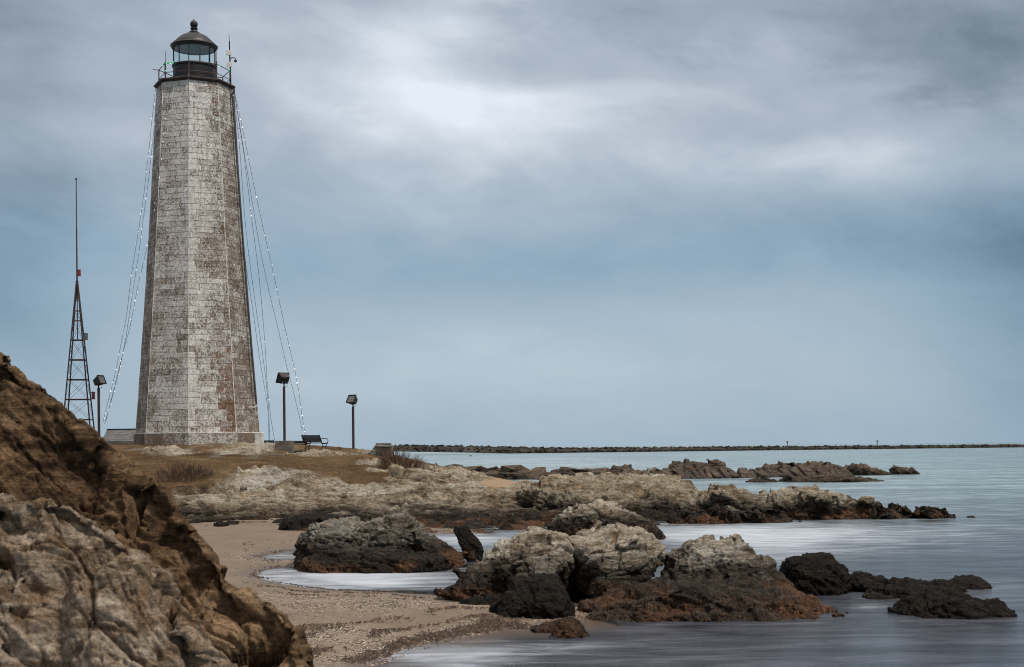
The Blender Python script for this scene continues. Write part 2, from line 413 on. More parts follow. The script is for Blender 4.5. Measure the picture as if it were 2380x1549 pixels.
# ------------------------------------------------------------------ sky and sun
w = bpy.data.worlds.new('World'); scene.world = w; w.use_nodes = True
t = NT(w.node_tree); bg = w.node_tree.nodes['Background']
SUN_EL, SUN_AZ = 59.0, 128.0          # azimuth clockwise from the view direction (+Y): behind the camera, to the right
sky = t.new('ShaderNodeTexSky', sky_type='NISHITA'); sky.sun_disc = False
sky.sun_elevation = R(SUN_EL); sky.sun_rotation = R(SUN_AZ)
d = t.new('ShaderNodeTexCoord').outputs['Generated']
x, y, z = t.xyz(d)
A = t.m('MULTIPLY', t.m('ARCTAN2', x, y), 180/math.pi)           # degrees right of north (+Y)
E = t.m('MULTIPLY', t.m('ARCSINE', z, clamp=False), 180/math.pi)
Es = t.m('ADD', E, t.m('MULTIPLY', A, .10))                       # cloud streets dip gently to the right
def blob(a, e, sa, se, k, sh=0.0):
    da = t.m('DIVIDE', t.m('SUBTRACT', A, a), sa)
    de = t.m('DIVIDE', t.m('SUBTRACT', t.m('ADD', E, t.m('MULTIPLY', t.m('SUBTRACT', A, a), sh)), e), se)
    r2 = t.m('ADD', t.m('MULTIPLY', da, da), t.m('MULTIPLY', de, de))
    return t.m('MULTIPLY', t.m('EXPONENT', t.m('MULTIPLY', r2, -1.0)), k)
nv = t.comb(t.m('MULTIPLY', A, .06), t.m('MULTIPLY', Es, .16), 0.0)
c1 = t.noise(nv, 1.0, 6, .52, .6); c2 = t.noise(t.comb(t.m('MULTIPLY', A, .15), t.m('MULTIPLY', Es, .36), 3.0), 1.0, 8, .55, .35)
c3 = t.noise(t.comb(t.m('MULTIPLY', A, .35), t.m('MULTIPLY', Es, .8), 8.0), 1.0, 6, .6, .6)
cn = t.m('ADD', t.m('MULTIPLY', t.m('SUBTRACT', c1, .5), .60), t.m('ADD', t.m('MULTIPLY', t.m('SUBTRACT', c2, .5), .62), t.m('MULTIPLY', t.m('SUBTRACT', c3, .5), .14)))
L = t.m('ADD', .55, t.m('MULTIPLY', cn, t.m('ADD', .30, t.m('MULTIPLY', t.smooth(E, 4.0, 12.0), .66))))
for bl in [  # cloud tones; the dark edge and corner blobs paint in a vignette
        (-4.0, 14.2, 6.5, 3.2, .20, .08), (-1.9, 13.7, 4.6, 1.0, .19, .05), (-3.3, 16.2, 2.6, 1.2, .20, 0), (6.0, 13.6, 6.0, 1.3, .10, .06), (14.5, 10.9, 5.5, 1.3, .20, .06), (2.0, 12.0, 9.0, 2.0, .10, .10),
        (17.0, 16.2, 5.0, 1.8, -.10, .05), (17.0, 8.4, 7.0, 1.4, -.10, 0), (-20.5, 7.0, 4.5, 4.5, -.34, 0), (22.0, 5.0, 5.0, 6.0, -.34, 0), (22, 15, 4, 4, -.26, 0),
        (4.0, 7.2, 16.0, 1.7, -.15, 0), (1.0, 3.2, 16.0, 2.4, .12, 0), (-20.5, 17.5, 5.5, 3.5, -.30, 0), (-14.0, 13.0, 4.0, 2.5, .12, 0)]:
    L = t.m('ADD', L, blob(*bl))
line = t.m('ADD', t.m('SUBTRACT', 16.6, t.m('MULTIPLY', A, .20)), t.m('ADD', t.m('MULTIPLY', t.m('SUBTRACT', c2, .5), 5.0), t.m('MULTIPLY', t.m('SUBTRACT', c3, .5), 2.2)))
shelf = t.m('MULTIPLY', t.smooth(t.m('SUBTRACT', E, line), -.4, 1.3), t.smooth(A, -4.0, .5))
L = t.m('SUBTRACT', L, t.m('MULTIPLY', shelf, .12))
col = t.ramp(L, [(.0, (.070, .140, .205)), (.20, (.185, .287, .385)), (.42, (.295, .415, .525)), (.62, (.410, .512, .608)), (.82, (.60, .685, .75)), (1.0, (.84, .885, .915))])
bw = t.new('ShaderNodeRGBToBW'); t.set(bw.inputs[0], col)
gr_ = t.new('ShaderNodeVectorMath', operation='SCALE'); gr_.inputs[0].default_value = (.93, 1.0, 1.135); t.set(gr_.inputs['Scale'], bw.outputs[0])
col = t.mix(t.m('MULTIPLY', t.smooth(E, 7.5, 13.0), .55), col, gr_.outputs[0])
up = t.m('ADD', 1.0, t.m('MULTIPLY', t.smooth(E, 28, 75), .8))
warmup = t.mix(t.smooth(E, 18, 45), col, (.66, .66, .66))
skyc = t.new('ShaderNodeVectorMath', operation='SCALE'); t.set(skyc.inputs[0], warmup); t.set(skyc.inputs['Scale'], t.m('MULTIPLY', up, 10.0))
fin = t.mix(.06, skyc.outputs[0], sky.outputs[0])
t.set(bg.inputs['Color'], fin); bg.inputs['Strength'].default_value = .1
sl = bpy.data.lights.new('sun', 'SUN'); sl.energy = 3.7; sl.angle = R(10); sl.color = (1, .95, .88)
so = bpy.data.objects.new('sun', sl); COL.objects.link(so)
sd = Vector((math.sin(R(SUN_AZ))*math.cos(R(SUN_EL)), math.cos(R(SUN_AZ))*math.cos(R(SUN_EL)), math.sin(R(SUN_EL))))
so.rotation_euler = sd.to_track_quat('Z', 'Y').to_euler()
# ------------------------------------------------------------------ beach, sea
def sdf(poly, X, Yv):                 # signed distance, positive inside
    p = np.stack([X.ravel(), Yv.ravel()], 1); n = len(poly); d = np.full(len(p), 1e9); ins = np.zeros(len(p), bool)
    for i in range(n):
        a = np.array(poly[i]); b = np.array(poly[(i+1) % n]); e = b-a; q = p-a
        h = np.clip((q@e)/max(e@e, 1e-9), 0, 1)
        d = np.minimum(d, np.linalg.norm(q-h[:, None]*e, axis=1))
        c = (a[1] > p[:, 1]) != (b[1] > p[:, 1])
        xi = a[0]+(p[:, 1]-a[1])*(b[0]-a[0])/((b[1]-a[1]) if abs(b[1]-a[1]) > 1e-9 else 1e-9)
        ins ^= c & (p[:, 0] < xi)
    return np.where(ins, d, -d).reshape(X.shape)
LAND_PX = [(-300, 1195), (420, 1195), (520, 1200), (650, 1208), (720, 1222), (1120, 1232), (1100, 1245), (1010, 1240), (760, 1262), (700, 1280), (660, 1283), (612, 1296),
           (640, 1303), (700, 1303), (760, 1312), (740, 1322), (690, 1321), (650, 1322), (622, 1330), (604, 1340), (622, 1348), (660, 1357), (720, 1366), (800, 1373), (900, 1378), (1000, 1382), (1070, 1386),
           (1240, 1390), (1420, 1418), (1400, 1440), (1335, 1456), (1275, 1467), (1230, 1467), (1180, 1464), (1080, 1482), (960, 1512), (868, 1552), (800, 1610), (740, 1750), (500, 2300), (-2500, 2300)]
LAND = [tuple(G(*q).xy) for q in LAND_PX]
def land_d(X, Yv):
    d = sdf(LAND, X, Yv); q = np.stack([X.ravel()*.9, Yv.ravel()*.45, X.ravel()*0], 1)
    return d+.16*fbm(q, 4).reshape(X.shape)
xs = np.arange(-17, 5, .085); ys = np.concatenate([np.arange(11, 30, .1), np.arange(30, 58, .16)])
X, Yv = np.meshgrid(xs, ys); D = land_d(X, Yv)
q = np.stack([X.ravel(), Yv.ravel(), X.ravel()*0], 1)
Z = np.where(D > 0, .045*np.minimum(D, 3)+.10*np.minimum(D, .3), .10*np.maximum(D, -12))+.012*fbm(q*1.3, 4).reshape(X.shape)*sstep(0, .5, D)
Z += .25*sstep(50, 56, Yv)*sstep(0, 1, D)
sand = link('beach', mesh_np('beach', np.stack([X, Yv, Z], -1).reshape(-1, 3), grid_faces(*X.shape)), M_sand, smooth=True)
tag(sand, 'tan shell-strewn sandy beach between the rocks', 'beach', kind='structure')
attr(sand.data, 'wet', 1-sstep(.05, .95, D))
def shell_mask(X, Yv, D):
    px = proj(np.stack([X.ravel(), Yv.ravel(), X.ravel()*0+.08], 1)); a, b = px[:, 0], px[:, 1]
    n = fbm(np.stack([X.ravel()*.5, Yv.ravel()*.35, X.ravel()*0+4], 1), 4)
    m = np.exp(-((a-800)/190)**2-((b-1410-.04*(a-800))/26)**2)*1.0
    m = np.maximum(m, np.exp(-((a-830)/150)**2-((b-1475)/22)**2)*.7)
    m = np.maximum(m, np.exp(-((a-800)/160)**2-((b-1525)/25)**2)*.8)
    m = np.maximum(m, np.exp(-((D.ravel()-.45)/.4)**2)*.75*(b > 1400))
    m = np.maximum(m, np.exp(-((a-620)/70)**2-((b-1295)/14)**2)*.45)
    m = np.maximum(m, np.exp(-((a-600)/60)**2-((b-1335)/9)**2)*.6)
    m = np.maximum(m, np.exp(-((a-1080)/130)**2-((b-1430)/18)**2)*.3)
    return np.clip(m+.45*n*(m > .12), 0, 1).reshape(X.shape)
SH = shell_mask(X, Yv, D); attr(sand.data, 'shell', SH)

def spread(lo, hi, step, far, g=1.35):
    a = list(np.arange(lo, hi, step)); s = step
    right = []; xv = a[-1]
    while xv < far: s *= g; xv += s; right.append(xv)
    s = step; left = []; xv = a[0]
    while xv > -far: s *= g; xv -= s; left.append(xv)
    return np.array(left[::-1]+a+right)
wx = spread(-15, 24, .2, 40000); wy = spread(13, 62, .2, 40000); wy = wy[wy > 2]
X, Yv = np.meshgrid(wx, wy)
D = np.full(X.shape, -50.); m = (X > -18) & (X < 30) & (Yv > 8) & (Yv < 66); D[m] = land_d(X[m], Yv[m])
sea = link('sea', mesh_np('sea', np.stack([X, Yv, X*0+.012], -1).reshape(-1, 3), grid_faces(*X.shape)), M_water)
tag(sea, 'smooth grey blue sea with milky foam along the shore', 'sea', kind='structure')
deep = sstep(-.06, -1.5, D); attr(sea.data, 'deep', np.clip(.10+deep, 0, 1)*sstep(.05, -.05, D))
px = proj(np.stack([X.ravel(), np.maximum(Yv.ravel(), 1), X.ravel()*0], 1)); a, b = px[:, 0], px[:, 1]
def gb(x, y, sx, sy, k): return k*np.exp(-((a-x)/sx)**2-((b-y)/sy)**2)
foam = gb(690, 1345, 190, 30, 1.25)+gb(900, 1350, 220, 34, .75)+gb(1650, 1240, 260, 20, .55)+gb(1080, 1248, 120, 24, .9)+gb(1010, 1526, 190, 36, 1.0)
foam += gb(640, 1292, 80, 12, .8)+gb(1950, 1235, 380, 30, .38)+gb(2020, 1412, 60, 14, .45)+gb(1800, 1290, 160, 40, .35)+gb(2260, 1360, 160, 16, .25)+gb(1500, 1540, 420, 30, .16)+gb(1300, 1075, 300, 22, .45)+gb(1750, 1090, 300, 12, .3)
foam += gb(1780, 1262, 420, 48, .42)+gb(1350, 1500, 260, 22, .2)
foam = np.clip(foam, 0, 1)*(Yv.ravel() < 400); attr(sea.data, 'foam', foam)
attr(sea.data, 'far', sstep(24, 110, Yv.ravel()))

# shells and pebbles lying on the beach
def scatter_pebbles(n):
    V = []; Fc = []; T = []
    cnt = 0; tries = 0
    while cnt < n and tries < 60:
        tries += 1
        pxx = RS.uniform(520, 1420, 20000); pyy = RS.uniform(1215, 1549, 20000)
        gx = np.empty((20000, 2))
        dx = pxx-CX; dy = pyy-CY; v = dx*SA+dy*CA; Yq = H*F/v; Xq = (dx*CA-dy*SA)/F*Yq
        dd = land_d(Xq, Yq); sm = shell_mask(Xq, Yq, dd)
        ok = (dd > -.15) & (RS.rand(20000) < sm**1.5*.9+.022)
        for xx, yy, dq, sq in zip(Xq[ok], Yq[ok], dd[ok], sm[ok]):
            zz = (.045*min(dq, 3)+.10*min(dq, .3)) if dq > 0 else 0.012
            dark = RS.rand() < (.6 if sq < .15 else .30)
            s = (.005+.0105*RS.rand()**2.5)*(1.35 if dark else 1)
            k = len(V); ang = RS.rand()*6.28; th = s*(.3+.5*RS.rand())
            tl = RS.normal(0, .35, 2)
            for j in range(5):
                g = ang+j*2*math.pi/5; r = s*(.7+.5*RS.rand())
                ox, oy = r*math.cos(g)*1.4, r*math.sin(g)*.8
                V.append((xx+ox, yy+oy, zz-.004+abs(ox*tl[0]+oy*tl[1])*.6))
            V.append((xx, yy, zz+th))
            tone = RS.rand()*.3 if dark else .3+.7*RS.rand()**1.3
            for j in range(5): Fc.append((k+j, k+(j+1) % 5, k+5)); T.append(tone)
            cnt += 1
            if cnt >= n: break
    me = mesh_np('shell_litter', V, Fc); attr(me, 'tone', T, 'FACE')
    tag(link('shell_litter', me, M_pebble), 'pale shell chips and dark pebbles scattered over the sand', 'shells', kind='stuff')
scatter_pebbles(36000)

# dark wrack left in drift lines on the beach
def drift(n):
    V = []; Fc = []; T = []; cnt = 0
    while cnt < n:
        pxx = RS.uniform(560, 1420, 20000); pyy = RS.uniform(1215, 1549, 20000)
        dx = pxx-CX; dy = pyy-CY; v = dx*SA+dy*CA; Yq = H*F/v; Xq = (dx*CA-dy*SA)/F*Yq; dd = land_d(Xq, Yq)
        nz = fbm(np.stack([Xq*.8, Yq*.5, Xq*0+9], 1), 3)
        pr = np.exp(-((dd-.32)/.16)**2)*(pyy > 1395)*.9+np.exp(-((dd-1.05-.4*nz)/.10)**2)*.28+np.exp(-((dd-1.9-.5*nz)/.12)**2)*.16+np.exp(-((pxx-1210)/70)**2-((pyy-1456)/8)**2)*.9+np.exp(-((dd-.15)/.12)**2)*(pyy < 1395)*.35
        ok = (dd > -.02) & (RS.rand(20000) < pr*(.5+nz))
        for xx, yy, dq in zip(Xq[ok], Yq[ok], dd[ok]):
            zz = .045*min(dq, 3)+.10*min(dq, .3)+.008; a_ = RS.normal(.2, .9); l_ = RS.uniform(.02, .085); w_ = RS.uniform(.004, .012); k = len(V)
            ux, uy = math.cos(a_), math.sin(a_); bd = RS.normal(0, .02); tone = RS.rand()**1.5*.7
            for u in (0, .5, 1):
                q = bd*math.sin(u*3.1)
                V += [(xx+ux*l_*u-uy*(q-w_), yy+uy*l_*u+ux*(q-w_), zz+.02*math.sin(u*3.1)), (xx+ux*l_*u-uy*(q+w_), yy+uy*l_*u+ux*(q+w_), zz+.012+.02*math.sin(u*3.1))]
            for j in (0, 2): Fc.append((k+j, k+j+1, k+j+3, k+j+2)); T.append(tone)
            cnt += 1
            if cnt >= n: break
    me = mesh_np('beach_wrack', V, Fc); attr(me, 'tone', T, 'FACE')
    tag(link('beach_wrack', me, M_wrack), 'dry brown wrack lying in drift lines along the beach', 'seaweed', kind='stuff')
drift(4200)

# ------------------------------------------------------------------ rocks
def to_remesh(mb, voxel, smooth_it=1):
    me = mb.mesh('rock_raw'); o = bpy.data.objects.new('rock_raw', me); COL.objects.link(o)
    md = o.modifiers.new('r', 'REMESH'); md.mode = 'VOXEL'; md.voxel_size = voxel
    sm = o.modifiers.new('s', 'SMOOTH'); sm.factor = .5; sm.iterations = smooth_it
    dg = bpy.context.evaluated_depsgraph_get(); dg.update()
    out = bpy.data.meshes.new_from_object(o.evaluated_get(dg)); out.materials.clear()
    bpy.data.objects.remove(o); bpy.data.meshes.remove(me); return out
def drop_crumbs(me, share=.04):       # loose specks left by weathering are not rock
    n = len(me.vertices); e = np.empty(len(me.edges)*2, np.int32); me.edges.foreach_get('vertices', e); e = e.reshape(-1, 2)
    lab = np.arange(n)
    while True:
        m = np.minimum(lab[e[:, 0]], lab[e[:, 1]]); old = lab.copy()
        np.minimum.at(lab, e[:, 0], m); np.minimum.at(lab, e[:, 1], m); lab = lab[lab]
        if (lab == old).all(): break
    cnt = np.bincount(lab, minlength=n); bad = np.nonzero(cnt[lab] < share*n)[0]
    if len(bad):
        bm = bmesh.new(); bm.from_mesh(me); bm.verts.ensure_lookup_table()
        bmesh.ops.delete(bm, geom=[bm.verts[i] for i in bad], context='VERTS'); bm.to_mesh(me); bm.free()
    return me
def slab(mb, poly, Y0, th, rs, jit=.05, back=None, lean=0.0):
    """solid from a picture outline at distance Y0: full section there, shrinking to both sides"""
    base = np.array([P(q[0], q[1], Y0) for q in poly]); c = base.mean(0); zmin = base[:, 2].min()
    size = np.ptp(base[:, 0])
    pts = []
    back = back or th
    for off, k in ((0, 1.0), (-.45*th, .93), (-.8*th, .74), (-th, .45), (.5*back, .88), (back, .5)):
        for b in base:
            p = c+(b-c)*k; p[2] = zmin+(b[2]-zmin)*(1-(1-k)*.85)
            p[1] = Y0+off+lean*(p[2]-zmin); p += rs.normal(0, jit*size*.25, 3)*(0 if off == 0 else 1)
            pts.append(p)
    mb.hull([Vector(p) for p in pts]); return np.array(pts)
def chunk(mb, c, r, ax, rs, n=11, el=(1.5, 1.0, .6)):
    d = rs.normal(size=(n, 3)); d /= np.linalg.norm(d, axis=1)[:, None]
    d *= np.array(el)*(1+.25*rs.uniform(-1, 1, (n, 1)))
    mb.hull([Vector(np.array(c)+r*(q @ ax)) for q in d])
def make_rock(name, slabs, label, cat, voxel=.035, s=.55, amp=.09, dip=30, strike=20, seed=1, nchunk=14, csize=.28, mat_=None, group=None, balls=(), fine=.75, an=1.0, facet=.0):
    """slabs: (outline, distance, thickness); joined solid, knobbed with smaller blocks, then weathered"""
    rs = np.random.RandomState(seed); mb = MB(); ax = axes(dip, strike)
    for sl_ in slabs:
        pts = slab(mb, sl_[0], sl_[1], sl_[2], rs, back=sl_[3] if len(sl_) > 3 else None)
        up = pts[(pts[:, 2] > -.05)]
        if len(up) > 3:
            for _ in range(max(2, int(nchunk/len(slabs)))):
                i, j = rs.randint(len(up), size=2); wgt = rs.uniform(.0, .5)
                pc = up[i]*(1-wgt)+up[j]*wgt; pc = pc+(pts.mean(0)-pc)*.2
                chunk(mb, pc, csize*min(1, sl_[2]/1.0)*rs.uniform(.5, 1.3), ax, rs)
    for c, r in balls: chunk(mb, c, r, ax, rs, 24, (1.2, 1, .9))
    me = drop_crumbs(to_remesh(mb, voxel))
    co = getco(me); no = getno(me)
    dsp = rock_noise(co, s, ax, seed, 5, an)*amp+rock_noise(co+3.3, s*.36, ax, seed+5, 4, an)*amp*fine+rock_noise(co+8.3, s*.15, ax, seed+9, 3, an)*amp*fine*.42
    if facet:
        f1, f2, fv = voronoi(co @ ax.T/facet+seed); dsp += -.025+fv*facet*.22-.035*(1-sstep(0, .07, f2-f1))
    co += no*dsp[:, None]
    me.vertices.foreach_set('co', co.astype(np.float32).ravel()); me.update(); me.name = name
    o = link(name, me, mat_ or M_rock, smooth=True)
    return tag(o, label, cat, group)

# --- near outcrop, out of focus on the left: two weathered ridges running down to the sand
def ridge_sheet(crest, ns, front, back, nf, nb, amp, s, seed, ax, fdir=(-.10, -.80), bdir=(.25, .7)):
    C = np.array([P(*c) for c in crest]); L = np.concatenate([[0], np.cumsum(np.linalg.norm(np.diff(C, axis=0), axis=1))])
    u = np.linspace(0, L[-1], ns); S = np.stack([np.interp(u, L, C[:, k]) for k in range(3)], 1)
    tf = np.linspace(0, 1, nf)**1.15; rows = []
    for tb in np.linspace(1, 0, nb, endpoint=False):
        q = S.copy(); q[:, 0] += bdir[0]*back*tb*.5; q[:, 1] += bdir[1]*back*tb; q[:, 2] -= back*(1.15*tb+.1*tb**2); rows.append(q)
    for tt in tf:
        q = S.copy(); q[:, 0] += fdir[0]*front*tt; q[:, 1] += fdir[1]*front*tt; q[:, 2] -= front*(.55*tt+.45*tt**1.6); rows.append(q)
    V = np.stack(rows, 0); V[..., 2] = np.maximum(V[..., 2], -.3)
    return V.reshape(-1, 3), grid_faces(len(rows), ns)[:, ::-1]
def near_ridge(name, crest, mat_, ns, nf, front, seed, amp, s, parent=None, **kw):
    axd = np.array([.70, -.12, -.70]); axd /= np.linalg.norm(axd); n = np.array([.45, -.55, .55]); n -= axd*(n@axd); n /= np.linalg.norm(n)
    ax = np.stack([axd, np.cross(n, axd), n])
    V, Fq = ridge_sheet(crest, ns, front, 1.6, nf, 70, amp, s, seed, ax, **kw)
    me = mesh_np(name, V, Fq)
    no = getno(me)
    rows = len(V)//ns; rr = np.abs(np.arange(rows)-70)/70.0
    wgt = np.repeat(.40+.60*sstep(0, .8, rr), ns)
    big = fbm(V/1.3+seed, 2)*.10+rock_noise(V+1, s*1.7, ax, seed+1, 2, .55)*amp*2.3
    dsp = -.01+big*wgt+rock_noise(V, s, ax, seed, 3, .5)*amp*(.4+.6*wgt)*.8+rock_noise(V+7, s*.36, ax, seed+3, 3, .40)*amp*.45+rock_noise(V+4, s*.13, ax, seed+6, 3, .5)*amp*.17
    for fs, k_, cr in ((.42, .20, .045), (.16, .10, .010)):
        f1, f2, fv = voronoi((V @ ax.T)*[.5, 1, 1.5]/fs+seed); dsp += (fv*fs*k_-cr*(1-sstep(0, .08, f2-f1)))*(.35+.65*wgt)
    V = V+no*dsp[:, None]; me.vertices.foreach_set('co', V.astype(np.float32).ravel()); me.update()
    return link(name, me, mat_, parent, True)
R1 = [(-900, 640, 7.2), (-400, 690, 6.9), (-150, 760, 6.6), (-40, 768, 6.5), (0, 778, 6.4), (40, 796, 6.4), (80, 842, 6.35), (140, 890, 6.3), (170, 928, 6.25), (215, 972, 6.2), (260, 1003, 6.15), (300, 1042, 6.1), (330, 1064, 6.05), (370, 1092, 6.0),
      (420, 1152, 5.95), (470, 1202, 5.9), (500, 1242, 5.85), (545, 1292, 5.8), (560, 1322, 5.8), (600, 1352, 5.75), (650, 1392, 5.7), (690, 1430, 5.65), (720, 1452, 5.6), (744, 1488, 5.55), (748, 1550, 5.5), (742, 1650, 5.4), (740, 1900, 5.3), (720, 2500, 5.2)]
R2 = [(-900, 900, 5.6), (-300, 1040, 5.4), (0, 1100, 5.3), (60, 1118, 5.28), (130, 1136, 5.25), (200, 1178, 5.25), (260, 1218, 5.2), (330, 1265, 5.15), (400, 1315, 5.1), (440, 1372, 5.05), (475, 1408, 5.0), (520, 1475, 4.95), (555, 1549, 4.85), (585, 1700, 4.7), (590, 2200, 4.6)]
near = near_ridge('rock_outcrop', R1, M_near_dark, 760, 330, 1.9, 4, .105, .44)
tag(near, 'huge blurred brown rock outcrop sloping down across the nearest left corner', 'rock')
near_ridge('pale_ridge', R2, M_near, 700, 420, 1.9, 9, .080, .32, near)

